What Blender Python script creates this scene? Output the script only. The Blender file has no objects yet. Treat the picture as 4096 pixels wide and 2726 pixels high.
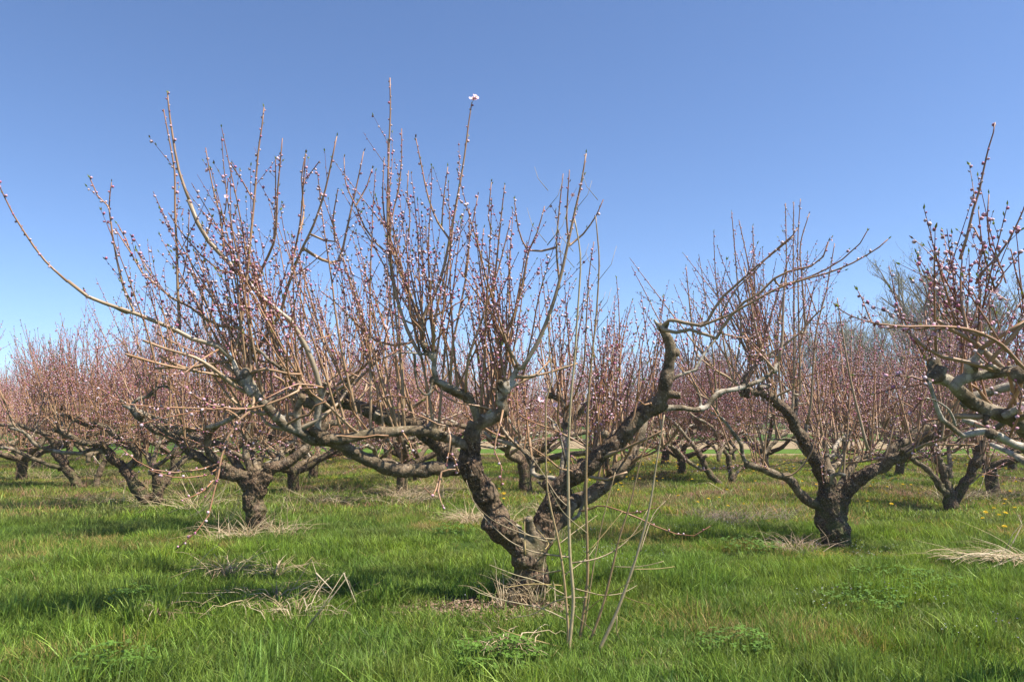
import bpy, math, random
import numpy as np
from mathutils import Vector, noise, kdtree

# ------------------------------------------------------------------ camera, sky, sun, exposure
SC = bpy.context.scene
F = 3072.0                                   # focal length in pixels of the 4096-wide photograph
PITCH = math.atan(297 / F)
CAM = np.array([0.0, 0.0, 1.6])
cd = bpy.data.cameras.new("camera"); cam = bpy.data.objects.new("camera", cd)
SC.collection.objects.link(cam); SC.camera = cam
cam.location = CAM; cam.rotation_euler = (math.pi / 2 + PITCH, 0, 0)
cd.sensor_width = 36; cd.lens = 36 * F / 4096; cd.clip_start = 0.05; cd.clip_end = 3000

SUN_EL, SUN_AZ = math.radians(57), math.radians(106)      # azimuth clockwise from +Y (view direction)
W = bpy.data.worlds.new("World"); SC.world = W; W.use_nodes = True
nt = W.node_tree; nt.nodes.clear()
sky = nt.nodes.new("ShaderNodeTexSky"); sky.sky_type = 'NISHITA'; sky.sun_disc = False
sky.sun_elevation = SUN_EL; sky.sun_rotation = SUN_AZ
sky.altitude = 2200; sky.air_density = 1.0; sky.dust_density = 1.3; sky.ozone_density = 2.6
bg = nt.nodes.new("ShaderNodeBackground"); bg.inputs[1].default_value = 0.091
wo = nt.nodes.new("ShaderNodeOutputWorld")
wb = nt.nodes.new("ShaderNodeMix"); wb.data_type = 'RGBA'; wb.blend_type = 'MULTIPLY'; wb.inputs[0].default_value = 1   # white balance of the sky
wb.inputs[7].default_value = (.91, 1.0, 1.14, 1)
nt.links.new(sky.outputs[0], wb.inputs[6]); nt.links.new(wb.outputs[2], bg.inputs[0]); nt.links.new(bg.outputs[0], wo.inputs[0])
sd = bpy.data.lights.new("sun", 'SUN'); sun = bpy.data.objects.new("sun", sd); SC.collection.objects.link(sun)
sd.energy = 5.0; sd.angle = math.radians(0.5); sd.color = (1.0, 0.95, 0.86)
sdir = Vector((math.sin(SUN_AZ) * math.cos(SUN_EL), math.cos(SUN_AZ) * math.cos(SUN_EL), math.sin(SUN_EL)))
sun.rotation_euler = sdir.to_track_quat('Z', 'Y').to_euler(); sun.location = (20, -5, 20)
SC.view_settings.view_transform = 'Standard'; SC.view_settings.look = 'None'
SC.view_settings.exposure = 0.95; SC.view_settings.gamma = 1.0
SC.cycles.max_bounces = 5; SC.cycles.diffuse_bounces = 2; SC.cycles.transparent_max_bounces = 4
SC.cycles.transmission_bounces = 2; SC.cycles.glossy_bounces = 2

COL = SC.collection
PI = math.pi

# ------------------------------------------------------------------ placing helpers
def P(x, y, Y):
    """full-size photo point at world depth Y -> world position"""
    dx = (x - 2048) / F; dz = (1363 - y) / F
    c, s = math.cos(PITCH), math.sin(PITCH)
    d = np.array([dx, c - dz * s, s + dz * c])
    return CAM + d * (Y / d[1])

REG = {'f': (0, 0, 1), 'v': (0, 0, 1.7385), 'r1': (0, 1100, .7014), 'r2': (1100, 1100, .7016), 'r3': (1700, 1600, .7181), 'r4': (2500, 700, .7015),
       'r5': (2700, 1500, .5925), 'r6': (0, 300, .7653), 'r7': (1200, 300, .7655), 'r8': (0, 1800, .764), 'r9': (3400, 1000, .5738),
       'r10': (1800, 1500, .4464), 'r11': (1500, 1200, .3188), 'r12': (0, 1500, .3826), 'r13': (2500, 1600, .3396)}

def tr(reg, pts, Y0, Y1, r0, r1, rm=1.0):
    """a traced branch: photo points, depth from Y0 to Y1, half width r0..r1 in region pixels -> world points and radii"""
    ox, oy, s = REG[reg]
    n = len(pts)
    L = [0.0]
    for a, b in zip(pts, pts[1:]): L.append(L[-1] + math.hypot(a[0] - b[0], a[1] - b[1]))
    out, rad = [], []
    for p, l in zip(pts, L):
        t = l / L[-1]; Y = Y0 + (Y1 - Y0) * t
        out.append(P(ox + p[0] * s, oy + p[1] * s, Y)); rad.append((r0 + (r1 - r0) * t) * s / F * Y * rm)
    return np.array(out), np.array(rad)

def ground_at(vx, vy):
    """photo point (2356 wide view) on the flat ground"""
    x, y = vx * 1.7385, vy * 1.7385
    d = P(x, y, 10) - CAM
    t = -CAM[2] / d[2]
    return CAM + d * t

def zg(x, y):
    return (noise.noise(Vector((x * .35, y * .35, 0))) * .05 + noise.noise(Vector((x * .09, y * .09, 7))) * .09) * min(1, 12 / (abs(y) + 1) + .35)

def crom(P_, R_, step):
    """Catmull-Rom resampling"""
    P_ = np.asarray(P_, float); R_ = np.asarray(R_, float)
    n = len(P_)
    Q = np.vstack([2 * P_[0] - P_[1], P_, 2 * P_[-1] - P_[-2]])
    out, rad = [], []
    for i in range(n - 1):
        p0, p1, p2, p3 = Q[i], Q[i + 1], Q[i + 2], Q[i + 3]
        k = max(1, int(np.linalg.norm(p2 - p1) / step))
        for j in range(k):
            t = j / k
            out.append(.5 * ((2 * p1) + (-p0 + p2) * t + (2 * p0 - 5 * p1 + 4 * p2 - p3) * t * t + (-p0 + 3 * p1 - 3 * p2 + p3) * t ** 3))
            rad.append(R_[i] + (R_[i + 1] - R_[i]) * t)
    out.append(P_[-1]); rad.append(R_[-1])
    return np.array(out), np.array(rad)

# ------------------------------------------------------------------ mesh accumulator
class MB:
    def __init__(s):
        s.v = []; s.q = []; s.t = []; s.n = 0; s.rad = []; s.col = []
    def add(s, v, q=None, t=None, rad=0.0, col=None):
        v = np.asarray(v, np.float32); m = len(v)
        s.v.append(v)
        if q is not None and len(q): s.q.append(np.asarray(q, np.int64) + s.n)
        if t is not None and len(t): s.t.append(np.asarray(t, np.int64) + s.n)
        s.rad.append(np.broadcast_to(np.asarray(rad, np.float32), (m,)))
        c = np.ones((m, 4), np.float32)
        if col is not None: c[:, :3] = col
        s.col.append(c); s.n += m
    def tube(s, pts, rad, sides=5, cap=True, col=None):
        pts = np.asarray(pts, float); rad = np.asarray(rad, float); n = len(pts)
        T = np.gradient(pts, axis=0); T /= (np.linalg.norm(T, axis=1, keepdims=True) + 1e-9)
        u = np.cross(T[0], [0.3, 0.9, 0.1]);
        if np.linalg.norm(u) < .1: u = np.cross(T[0], [1, 0, 0])
        u /= np.linalg.norm(u)
        a = np.arange(sides) * 2 * PI / sides; ca, sa = np.cos(a)[:, None], np.sin(a)[:, None]
        rings = np.empty((n, sides, 3))
        for i in range(n):
            t = T[i]; u = u - t * (u @ t); u /= (math.sqrt(u @ u) + 1e-12)
            w = np.array([t[1] * u[2] - t[2] * u[1], t[2] * u[0] - t[0] * u[2], t[0] * u[1] - t[1] * u[0]])
            rings[i] = pts[i] + rad[i] * (ca * u + sa * w)
        v = rings.reshape(-1, 3)
        i = np.arange(n - 1)[:, None] * sides; j = np.arange(sides)[None, :]; j2 = (j + 1) % sides
        q = np.stack([i + j, i + j2, i + sides + j2, i + sides + j], -1).reshape(-1, 4)
        rr = np.repeat(rad, sides); tt = None
        if cap:
            k = len(v); v = np.vstack([v, pts[0], pts[-1]]); rr = np.append(rr, [rad[0], rad[-1]])
            jj = np.arange(sides); jn = (jj + 1) % sides; b = (n - 1) * sides
            tt = np.vstack([np.stack([jn, jj, np.full(sides, k)], 1), np.stack([b + jj, b + jn, np.full(sides, k + 1)], 1)])
        s.add(v, q, tt, rad=rr, col=col)
    def blob(s, c, r, sq=1.0, seg=8):
        """a rough ball, for burls and knuckles"""
        c = np.asarray(c, float); v = []; 
        for i in range(seg // 2 + 1):
            th = PI * i / (seg // 2)
            for j in range(seg):
                ph = 2 * PI * j / seg
                v.append(c + r * np.array([math.sin(th) * math.cos(ph), math.sin(th) * math.sin(ph), sq * math.cos(th)]))
        q = []
        for i in range(seg // 2):
            for j in range(seg): q.append([i * seg + j, (i + 1) * seg + j, (i + 1) * seg + (j + 1) % seg, i * seg + (j + 1) % seg])
        s.add(v, q, rad=r)
    def mesh(s, name):
        me = bpy.data.meshes.new(name)
        if not s.n: return me
        v = np.concatenate(s.v); q = np.concatenate(s.q) if s.q else np.zeros((0, 4), int); t = np.concatenate(s.t) if s.t else np.zeros((0, 3), int)
        me.vertices.add(len(v)); me.vertices.foreach_set("co", v.ravel().astype(np.float32))
        me.loops.add(len(q) * 4 + len(t) * 3); me.loops.foreach_set("vertex_index", np.concatenate([q.ravel(), t.ravel()]).astype(np.int32))
        me.polygons.add(len(q) + len(t))
        me.polygons.foreach_set("loop_start", np.concatenate([np.arange(len(q)) * 4, len(q) * 4 + np.arange(len(t)) * 3]).astype(np.int32))
        me.polygons.foreach_set("use_smooth", np.ones(len(q) + len(t), bool))
        a = me.attributes.new("rad", 'FLOAT', 'POINT'); a.data.foreach_set("value", np.concatenate(s.rad).astype(np.float32))
        a = me.attributes.new("tint", 'FLOAT_COLOR', 'POINT'); a.data.foreach_set("color", np.concatenate(s.col).ravel().astype(np.float32))
        me.update(calc_edges=True); me.validate()
        return me
    def build(s, name, mat, parent=None):
        me = s.mesh(name); me.materials.append(mat)
        o = bpy.data.objects.new(name, me); COL.objects.link(o)
        if parent is not None: o.parent = parent
        return o

def tag(o, label=None, cat=None, group=None, kind=None):
    if label: o['label'] = label
    if cat: o['category'] = cat
    if group: o['group'] = group
    if kind: o['kind'] = kind
    return o
def empty(name, loc, rz=0, sc=1):
    o = bpy.data.objects.new(name, None); COL.objects.link(o); o.empty_display_size = .2
    o.location = loc; o.rotation_euler = (0, 0, rz); o.scale = (sc, sc, sc); return o
def copy_tree(o, parent=None):
    c = o.copy(); COL.objects.link(c); c.parent = parent
    for ch in list(o.children): copy_tree(ch, c)
    return c

# ------------------------------------------------------------------ materials
def newmat(name):
    m = bpy.data.materials.new(name); m.use_nodes = True; t = m.node_tree; t.nodes.clear()
    return m, t, t.nodes, t.links
def N(t, typ, **k):
    n = t.nodes.new(typ)
    for a, b in k.items(): setattr(n, a, b)
    return n
def ramp(t, src, stops, interp='LINEAR'):
    r = N(t, "ShaderNodeValToRGB"); r.color_ramp.interpolation = interp
    e = r.color_ramp.elements
    while len(e) < len(stops): e.new(.5)
    for el, (p, c) in zip(e, stops):
        el.position = p; el.color = (*c, 1) if len(c) == 3 else c
    t.links.new(src, r.inputs[0]); return r
def mixc(t, fac, a, b, mode='MIX'):
    m = N(t, "ShaderNodeMix", data_type='RGBA', blend_type=mode)
    for s, v in ((m.inputs[0], fac), (m.inputs[6], a), (m.inputs[7], b)):
        if hasattr(v, 'links'): t.links.new(v, s)
        elif isinstance(v, (int, float)): s.default_value = v
        else: s.default_value = (*v, 1)
    return m.outputs[2]
def noisen(t, vec, scale, detail=4, rough=.6, dist=0):
    n = N(t, "ShaderNodeTexNoise"); n.inputs['Scale'].default_value = scale; n.inputs['Detail'].default_value = detail
    n.inputs['Roughness'].default_value = rough; n.inputs['Distortion'].default_value = dist
    if vec is not None: t.links.new(vec, n.inputs['Vector'])
    return n
def attr(t, name):
    return N(t, "ShaderNodeAttribute", attribute_name=name)
def mathn(t, op, a, b=0.0, clamp=False):
    m = N(t, "ShaderNodeMath", operation=op, use_clamp=clamp)
    for i, v in enumerate((a, b)):
        if hasattr(v, 'links'): t.links.new(v, m.inputs[i])
        else: m.inputs[i].default_value = v
    return m.outputs[0]

def bark_material():
    m, t, ns, ln = newmat("peach_bark")
    out = N(t, "ShaderNodeOutputMaterial"); b = N(t, "ShaderNodeBsdfPrincipled"); ln.new(b.outputs[0], out.inputs[0])
    tc = N(t, "ShaderNodeTexCoord").outputs['Object']; rad = attr(t, "rad").outputs['Fac']; ax = attr(t, "ax").outputs['Fac']
    geo = N(t, "ShaderNodeNewGeometry")
    n1 = noisen(t, tc, 9, 6, .65); n2 = noisen(t, tc, 45, 5, .7, .4); n3 = noisen(t, tc, 3.2, 3, .5)
    old = ramp(t, n2.outputs[0], [(.32, (.013, .008, .005)), (.45, (.060, .035, .019)), (.58, (.17, .10, .055)), (.72, (.33, .21, .125))])
    smooth_ = ramp(t, n1.outputs[0], [(.25, (.04, .027, .013)), (.40, (.115, .08, .043)), (.56, (.235, .17, .10)), (.70, (.46, .38, .27))])
    fr = N(t, "ShaderNodeMapRange"); ln.new(rad, fr.inputs[0]); fr.inputs[1].default_value = .040; fr.inputs[2].default_value = .085
    nfac = mathn(t, 'ADD', fr.outputs[0], mathn(t, 'MULTIPLY', mathn(t, 'SUBTRACT', n3.outputs[0], .5), 1.3), True)
    c = mixc(t, nfac, smooth_.outputs[0], old.outputs[0])
    # silvery flaking skin on the thin limbs
    sv = N(t, "ShaderNodeMapRange"); ln.new(rad, sv.inputs[0]); sv.inputs[1].default_value = .046; sv.inputs[2].default_value = .022
    sn = ramp(t, noisen(t, tc, 5, 4, .6).outputs[0], [(.46, (0, 0, 0)), (.58, (1, 1, 1))])
    c = mixc(t, mathn(t, 'MULTIPLY', sv.outputs[0], mathn(t, 'MULTIPLY', sn.outputs[0], .8)), c, (.60, .52, .41))
    # rings round the limb (lenticel bands)
    cx = N(t, "ShaderNodeCombineXYZ"); ln.new(mathn(t, 'MULTIPLY', ax, 38), cx.inputs[0]); ln.new(mathn(t, 'MULTIPLY', n1.outputs[0], 3), cx.inputs[1])
    band = noisen(t, cx.outputs[0], 1, 2, .6)
    bandr = ramp(t, band.outputs[0], [(.36, (.45, .45, .45)), (.5, (1, 1, 1))])
    c = mixc(t, .75, c, mixc(t, 1, c, bandr.outputs[0], 'MULTIPLY'))
    # pale lenticel dots
    vo = N(t, "ShaderNodeTexVoronoi"); vo.inputs['Scale'].default_value = 36; ln.new(tc, vo.inputs['Vector'])
    dot = ramp(t, vo.outputs['Distance'], [(.11, (1, 1, 1)), (.2, (0, 0, 0))])
    c = mixc(t, mathn(t, 'MULTIPLY', dot.outputs[0], .7), c, (.55, .46, .33))
    # moss and algae low on the trunk and in patches
    sep = N(t, "ShaderNodeSeparateXYZ"); ln.new(geo.outputs['Position'], sep.inputs[0])
    mr = N(t, "ShaderNodeMapRange"); ln.new(sep.outputs[2], mr.inputs[0]); mr.inputs[1].default_value = .75; mr.inputs[2].default_value = 0
    mp = ramp(t, noisen(t, tc, 7, 5, .6).outputs[0], [(.44, (0, 0, 0)), (.6, (1, 1, 1))])
    mossf = mathn(t, 'MULTIPLY', mathn(t, 'ADD', mathn(t, 'MULTIPLY', mr.outputs[0], .85), .12), mp.outputs[0], True)
    c = mixc(t, mossf, c, (.085, .095, .022))
    ln.new(c, b.inputs['Base Color'])
    b.inputs['Roughness'].default_value = .75; b.inputs['Specular IOR Level'].default_value = .35
    vc = N(t, "ShaderNodeTexVoronoi", feature='DISTANCE_TO_EDGE'); vc.inputs['Scale'].default_value = 24
    mpg = N(t, "ShaderNodeMapping"); mpg.inputs['Scale'].default_value = (1, 1, .45); ln.new(tc, mpg.inputs[0]); ln.new(mpg.outputs[0], vc.inputs['Vector'])
    crack = mathn(t, 'MULTIPLY', mathn(t, 'MINIMUM', vc.outputs['Distance'], .16), mathn(t, 'MULTIPLY', nfac, 5))
    h = mathn(t, 'ADD', mathn(t, 'ADD', n2.outputs[0], crack), mathn(t, 'MULTIPLY', band.outputs[0], .7))
    bp = N(t, "ShaderNodeBump"); bp.inputs['Strength'].default_value = .8; bp.inputs['Distance'].default_value = .012
    ln.new(h, bp.inputs['Height']); ln.new(bp.outputs[0], b.inputs['Normal'])
    return m

def twig_material():
    m, t, ns, ln = newmat("peach_twig")
    out = N(t, "ShaderNodeOutputMaterial"); b = N(t, "ShaderNodeBsdfPrincipled"); ln.new(b.outputs[0], out.inputs[0])
    rad = attr(t, "rad").outputs['Fac']; tc = N(t, "ShaderNodeTexCoord").outputs['Object']
    mr = N(t, "ShaderNodeMapRange"); ln.new(rad, mr.inputs[0]); mr.inputs[1].default_value = 0; mr.inputs[2].default_value = .02
    c = ramp(t, mr.outputs[0], [(.07, (.20, .060, .045)), (.15, (.30, .12, .062)), (.28, (.40, .20, .10)), (.6, (.42, .27, .15)), (1, (.38, .30, .2))]).outputs[0]
    n = noisen(t, tc, 4, 3, .6)
    c = mixc(t, ramp(t, n.outputs[0], [(.35, (0, 0, 0)), (.65, (.6, .6, .6))]).outputs[0], c, mixc(t, 1, c, (.5, .5, .42), 'MULTIPLY'))
    n2 = noisen(t, tc, 60, 2, .5)
    c = mixc(t, ramp(t, n2.outputs[0], [(.6, (0, 0, 0)), (.7, (.35, .35, .35))]).outputs[0], c, (.4, .33, .26))
    ln.new(c, b.inputs['Base Color']); b.inputs['Roughness'].default_value = .45; b.inputs['Specular IOR Level'].default_value = .5
    return m

def tint_material(name, rough=.6, trans=0.0, noise_amt=0.0, mul=(1, 1, 1)):
    m, t, ns, ln = newmat(name)
    out = N(t, "ShaderNodeOutputMaterial"); b = N(t, "ShaderNodeBsdfPrincipled")
    c = attr(t, "tint").outputs['Color']
    tc = N(t, "ShaderNodeTexCoord").outputs['Object']
    if noise_amt:
        n = noisen(t, tc, 25, 3, .6)
        c = mixc(t, ramp(t, n.outputs[0], [(.35, (noise_amt,) * 3), (.65, (0, 0, 0))]).outputs[0], c, mixc(t, 1, c, (.45, .4, .35), 'MULTIPLY'))
    ln.new(c, b.inputs['Base Color']); b.inputs['Roughness'].default_value = rough
    if trans:
        tl = N(t, "ShaderNodeBsdfTranslucent"); ln.new(c, tl.inputs[0]); mx = N(t, "ShaderNodeMixShader"); mx.inputs[0].default_value = trans
        ln.new(b.outputs[0], mx.inputs[1]); ln.new(tl.outputs[0], mx.inputs[2]); ln.new(mx.outputs[0], out.inputs[0])
    else: ln.new(b.outputs[0], out.inputs[0])
    return m

def grass_material():
    m, t, ns, ln = newmat("grass_blades")
    out = N(t, "ShaderNodeOutputMaterial"); b = N(t, "ShaderNodeBsdfPrincipled")
    geo = N(t, "ShaderNodeNewGeometry").outputs['Position']; tint = attr(t, "tint").outputs['Color']
    oi = N(t, "ShaderNodeObjectInfo").outputs['Random']
    n = noisen(t, geo, .42, 3, .6); n2 = noisen(t, geo, 2.1, 3, .6)
    # blue-green rye grass to the left, yellower short grass to the right and further back
    sep = N(t, "ShaderNodeSeparateXYZ"); ln.new(geo, sep.inputs[0])
    g = mathn(t, 'ADD', mathn(t, 'MULTIPLY', sep.outputs[0], .018), mathn(t, 'MULTIPLY', sep.outputs[1], .03))
    f = mathn(t, 'ADD', g, mathn(t, 'MULTIPLY', n.outputs[0], 1.6)); f = mathn(t, 'SUBTRACT', f, .52, True)
    c = mixc(t, f, (.185, .315, .066), (.330, .440, .026))
    c = mixc(t, mathn(t, 'MULTIPLY', ramp(t, n2.outputs[0], [(.48, (0, 0, 0)), (.66, (1, 1, 1))]).outputs[0], .6), c, (.30, .36, .07))
    c = mixc(t, mathn(t, 'MULTIPLY', oi, .6), c, (.065, .125, .018))
    dr = N(t, "ShaderNodeMapRange"); ln.new(sep.outputs[1], dr.inputs[0]); dr.inputs[1].default_value = 9; dr.inputs[2].default_value = 17
    nd = noisen(t, geo, .8, 5, .65)
    c = mixc(t, mathn(t, 'MULTIPLY', mathn(t, 'ADD', mathn(t, 'MULTIPLY', dr.outputs[0], .75), .1), ramp(t, nd.outputs[0], [(.42, (0, 0, 0)), (.62, (1, 1, 1))]).outputs[0]), c, (.30, .24, .11))
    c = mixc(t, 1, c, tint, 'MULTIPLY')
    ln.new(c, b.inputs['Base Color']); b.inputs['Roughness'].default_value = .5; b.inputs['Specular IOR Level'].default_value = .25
    tl = N(t, "ShaderNodeBsdfTranslucent"); ln.new(c, tl.inputs[0]); mx = N(t, "ShaderNodeMixShader"); mx.inputs[0].default_value = .4
    ln.new(b.outputs[0], mx.inputs[1]); ln.new(tl.outputs[0], mx.inputs[2]); ln.new(mx.outputs[0], out.inputs[0])
    return m

def ground_material():
    m, t, ns, ln = newmat("orchard_soil")
    out = N(t, "ShaderNodeOutputMaterial"); b = N(t, "ShaderNodeBsdfPrincipled"); ln.new(b.outputs[0], out.inputs[0])
    geo = N(t, "ShaderNodeNewGeometry").outputs['Position']
    n = noisen(t, geo, 1.1, 6, .7); n2 = noisen(t, geo, 18, 5, .7); n3 = noisen(t, geo, .12, 4, .6)
    c = ramp(t, n.outputs[0], [(.3, (.045, .075, .016)), (.5, (.075, .105, .025)), (.64, (.14, .125, .05)), (.8, (.2, .15, .08))]).outputs[0]
    c = mixc(t, ramp(t, n2.outputs[0], [(.4, (0, 0, 0)), (.7, (1, 1, 1))]).outputs[0], c, mixc(t, 1, c, (.5, .5, .45), 'MULTIPLY'))
    c = mixc(t, ramp(t, n3.outputs[0], [(.4, (0, 0, 0)), (.65, (.5, .5, .5))]).outputs[0], c, (.08, .16, .025))
    ln.new(c, b.inputs['Base Color']); b.inputs['Roughness'].default_value = 1; b.inputs['Specular IOR Level'].default_value = .03
    bp = N(t, "ShaderNodeBump"); bp.inputs['Strength'].default_value = 1; bp.inputs['Distance'].default_value = .06
    ln.new(n2.outputs[0], bp.inputs['Height']); ln.new(bp.outputs[0], b.inputs['Normal'])
    return m

def field_material(name, a, b_, c_, scale=3):
    m, t, ns, ln = newmat(name)
    out = N(t, "ShaderNodeOutputMaterial"); b = N(t, "ShaderNodeBsdfPrincipled"); ln.new(b.outputs[0], out.inputs[0])
    geo = N(t, "ShaderNodeNewGeometry").outputs['Position']
    n = noisen(t, geo, scale, 6, .7); n2 = noisen(t, geo, scale * .12, 4, .6)
    c = ramp(t, n.outputs[0], [(.3, a), (.5, b_), (.7, c_)]).outputs[0]
    c = mixc(t, ramp(t, n2.outputs[0], [(.35, (0, 0, 0)), (.65, (.4, .4, .4))]).outputs[0], c, a)
    ln.new(c, b.inputs['Base Color']); b.inputs['Roughness'].default_value = 1; b.inputs['Specular IOR Level'].default_value = .03
    bp = N(t, "ShaderNodeBump"); bp.inputs['Distance'].default_value = .1; ln.new(n.outputs[0], bp.inputs['Height']); ln.new(bp.outputs[0], b.inputs['Normal'])
    return m

BARK = bark_material(); TWIG = twig_material()
PETAL = tint_material("blossom_petals", .55, .2); LEAF = tint_material("young_leaves", .5, .3)
STRAW = tint_material("dry_straw", .7, .12, .5); CANE = tint_material("cane_bark", .55, 0, .5)
GRASS = grass_material()

# ------------------------------------------------------------------ shoots, buds, blossoms
class Crown:
    """collects shoots, flower buds, leaf buds and open flowers of one tree"""
    def __init__(s, seed, sides=5, budstep=.034, budsize=1.0, lod=0):
        s.rng = random.Random(seed); s.tw = MB(); s.b = []; s.l = []; s.fl = []
        s.anchors = []; s.sides = sides; s.budstep = budstep; s.budsize = budsize * 1.22; s.lod = lod
    def bud_at(s, p, t, r, k, prob=.8):
        R = s.rng
        if R.random() > prob: return
        a = k * 2.4 + R.random() * .8
        u = np.cross(t, [.2, 1, .3]); u /= np.linalg.norm(u) + 1e-9; w = np.cross(t, u)
        d = u * math.cos(a) + w * math.sin(a)
        dd = d * R.uniform(.55, 1.0) + t * R.uniform(.3, .9); dd /= np.linalg.norm(dd)
        if R.random() < .13:
            s.l.append((p + d * r, dd * .5 + t * .6, R.uniform(.012, .026) * s.budsize))
            return
        L = R.choice((.009, .012, .014, .017, .020)) * s.budsize
        s.b.append((p + d * r * .8, dd, L, R.random(), R.random()))
        if R.random() < .38:
            dd2 = dd + np.array([R.uniform(-.6, .6), R.uniform(-.6, .6), R.uniform(-.3, .6)]); dd2 /= np.linalg.norm(dd2)
            s.b.append((p + d * r, dd2, L * .9, R.random(), R.random()))
        if R.random() < .010 and s.lod == 0: s.fl.append((p + d * (r + .01), dd, R.uniform(.015, .021)))
    def decorate(s, pts, rad, f0=.15, laterals=True, lvl=0, dens=1.0, latstep=.15):
        """buds at every node and side twigs along a shoot"""
        R = s.rng
        seg = np.linalg.norm(np.diff(pts, axis=0), axis=1); cum = np.concatenate([[0], np.cumsum(seg)]); L = cum[-1]
        x = f0 * L; k = 0; nl = f0 * L + R.uniform(0, latstep)
        while x < L:
            i = min(len(seg) - 1, int(np.searchsorted(cum, x) - 1)); i = max(0, i)
            f = (x - cum[i]) / (seg[i] + 1e-9); p = pts[i] + (pts[i + 1] - pts[i]) * f; r = rad[i] + (rad[i + 1] - rad[i]) * f
            t = (pts[i + 1] - pts[i]) / (seg[i] + 1e-9)
            if r < .014: s.bud_at(p, t, r, k, .78 * dens * (0.55 if r > .007 else 1))
            if laterals and x >= nl and x < L * .86:
                nl = x + latstep * R.uniform(.5, 1.6)
                a = R.uniform(0, 2 * PI); u = np.cross(t, [.2, 1, .3]); u /= np.linalg.norm(u) + 1e-9; w = np.cross(t, u)
                d = u * math.cos(a) + w * math.sin(a); ang = R.uniform(.35, .75)
                d = t * math.cos(ang) + d * math.sin(ang)
                ll = min(.75, (L - x) * R.uniform(.25, .75)) * (1 if lvl == 0 else .6)
                if ll > .06: s.whip(p, d, ll, max(.0018, min(r * .6, .0015 + ll * .0055)), lvl + 1, dens=dens, latstep=latstep * 1.6, up=.35)
            x += s.budstep * R.uniform(.6, 1.4); k += 1
        t = pts[-1] - pts[-2]; t /= np.linalg.norm(t) + 1e-9
        if R.random() < .7:
            for q in range(2): s.l.append((pts[-1], t + np.array([R.uniform(-.35, .35), R.uniform(-.35, .35), 0]), R.uniform(.014, .03) * s.budsize))
    def whip(s, p, d, L, r0, lvl=0, dens=1.0, latstep=.15, up=.25, f0=None):
        """one straight young shoot curving upward"""
        R = s.rng; d = np.array(d, float); d /= np.linalg.norm(d)
        n = max(3, int(L / (.11 if s.lod == 0 else .22)) + 1); st = L / n
        pts = [np.array(p, float)]; p = pts[0].copy()
        for i in range(n):
            d = d + np.array([R.gauss(0, .028), R.gauss(0, .028), R.gauss(0, .015) + up * st * 2.2 * (1 - abs(d[2]))]); d /= np.linalg.norm(d)
            p = p + d * st; pts.append(p.copy())
        pts = np.array(pts); rad = np.linspace(r0, max(.0013, r0 * .22), n + 1)
        if s.lod: rad = np.maximum(rad, .0032)
        s.tw.tube(pts, rad, s.sides if r0 > .005 else max(3, s.sides - 1), cap=False)
        if lvl < 3: s.decorate(pts, rad, (.22 if lvl == 0 else .1) if f0 is None else f0, lvl < 2 and L > .35, lvl, dens, latstep)
    def attach(s, p, steep=True):
        """nearest point of the wood or an earlier shoot below p"""
        if not s.anchors: return None
        A = np.concatenate(s.anchors); d = A - p
        c = (d[:, 0] * 2.6) ** 2 + (d[:, 1] * 1.0) ** 2 + d[:, 2] ** 2 + np.where(d[:, 2] > .02, 9, 0) if steep else (d ** 2).sum(1)
        i = int(np.argmin(c)); return A[i], math.sqrt(((A[i] - p) ** 2).sum())
    def traced(s, pts, rad, f0=.1, dens=1.0, latstep=.16, laterals=True, decorate=True):
        at_ = s.attach(pts[0], pts[1][2] - pts[0][2] > .5 * abs(pts[1][0] - pts[0][0]))
        if at_ and .03 < at_[1] < 1.5:
            q, dd = at_; t = pts[0] - pts[1]; t /= np.linalg.norm(t)
            mid = pts[0] * .55 + q * .45 + t * dd * .08
            pts = np.vstack([q, mid, pts]); rad = np.concatenate([[rad[0] * 1.25, rad[0] * 1.1], rad])
        s.anchors.append(crom(pts, rad, .04)[0])
        pts, rad = crom(pts, rad, .09); 
        s.tw.tube(pts, rad, max(6, s.sides), cap=True)
        if decorate: s.decorate(pts, rad, f0, laterals, 0, dens, latstep)
    def branchlets(s, limbs, n, L=(.35, .8), f0=.25):
        """short crooked side branches that carry the whips"""
        R = s.rng; out = []; W_ = np.array([np.linalg.norm(np.diff(p, axis=0), axis=1).sum() for p, _ in limbs]); W_ = W_ / W_.sum()
        for i in range(n):
            pts, rad = limbs[min(len(limbs) - 1, int(np.searchsorted(np.cumsum(W_), R.random())))]
            f = R.uniform(f0, .99) * (len(pts) - 1); j = int(f); p = pts[j] + (pts[min(j + 1, len(pts) - 1)] - pts[j]) * (f - j); r = rad[j]
            a = R.uniform(0, 2 * PI); e = R.uniform(-.1, .75); d = np.array([math.cos(a) * math.cos(e), math.sin(a) * math.cos(e), math.sin(e)]); l = R.uniform(*L); q = [p]
            for k in range(5):
                d = d + np.array([R.gauss(0, .22), R.gauss(0, .22), R.gauss(.08, .2)]); d /= np.linalg.norm(d); p = p + d * l / 5; q.append(p)
            r0 = min(r * .6, R.uniform(.009, .019)); q = np.array(q); rr = np.linspace(r0, r0 * .55, 6)
            qq, r2 = crom(q, rr, .06); s.tw.tube(qq, r2 * (1 + .12 * np.array([R.gauss(0, 1) for _ in r2])), max(4, s.sides)); out.append((qq, r2))
        return out
    def droop(s, limbs, n, L=(.5, 1.2)):
        R = s.rng
        for i in range(n):
            pts, rad = R.choice(limbs); j = R.randrange(len(pts) // 2, len(pts)); a = R.uniform(0, 2 * PI); e = R.uniform(-.45, .35)
            s.whip(pts[j], (math.cos(a) * math.cos(e), math.sin(a) * math.cos(e), math.sin(e)), R.uniform(*L), .006, 1, .9, .3, up=R.uniform(-.12, .15))
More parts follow.
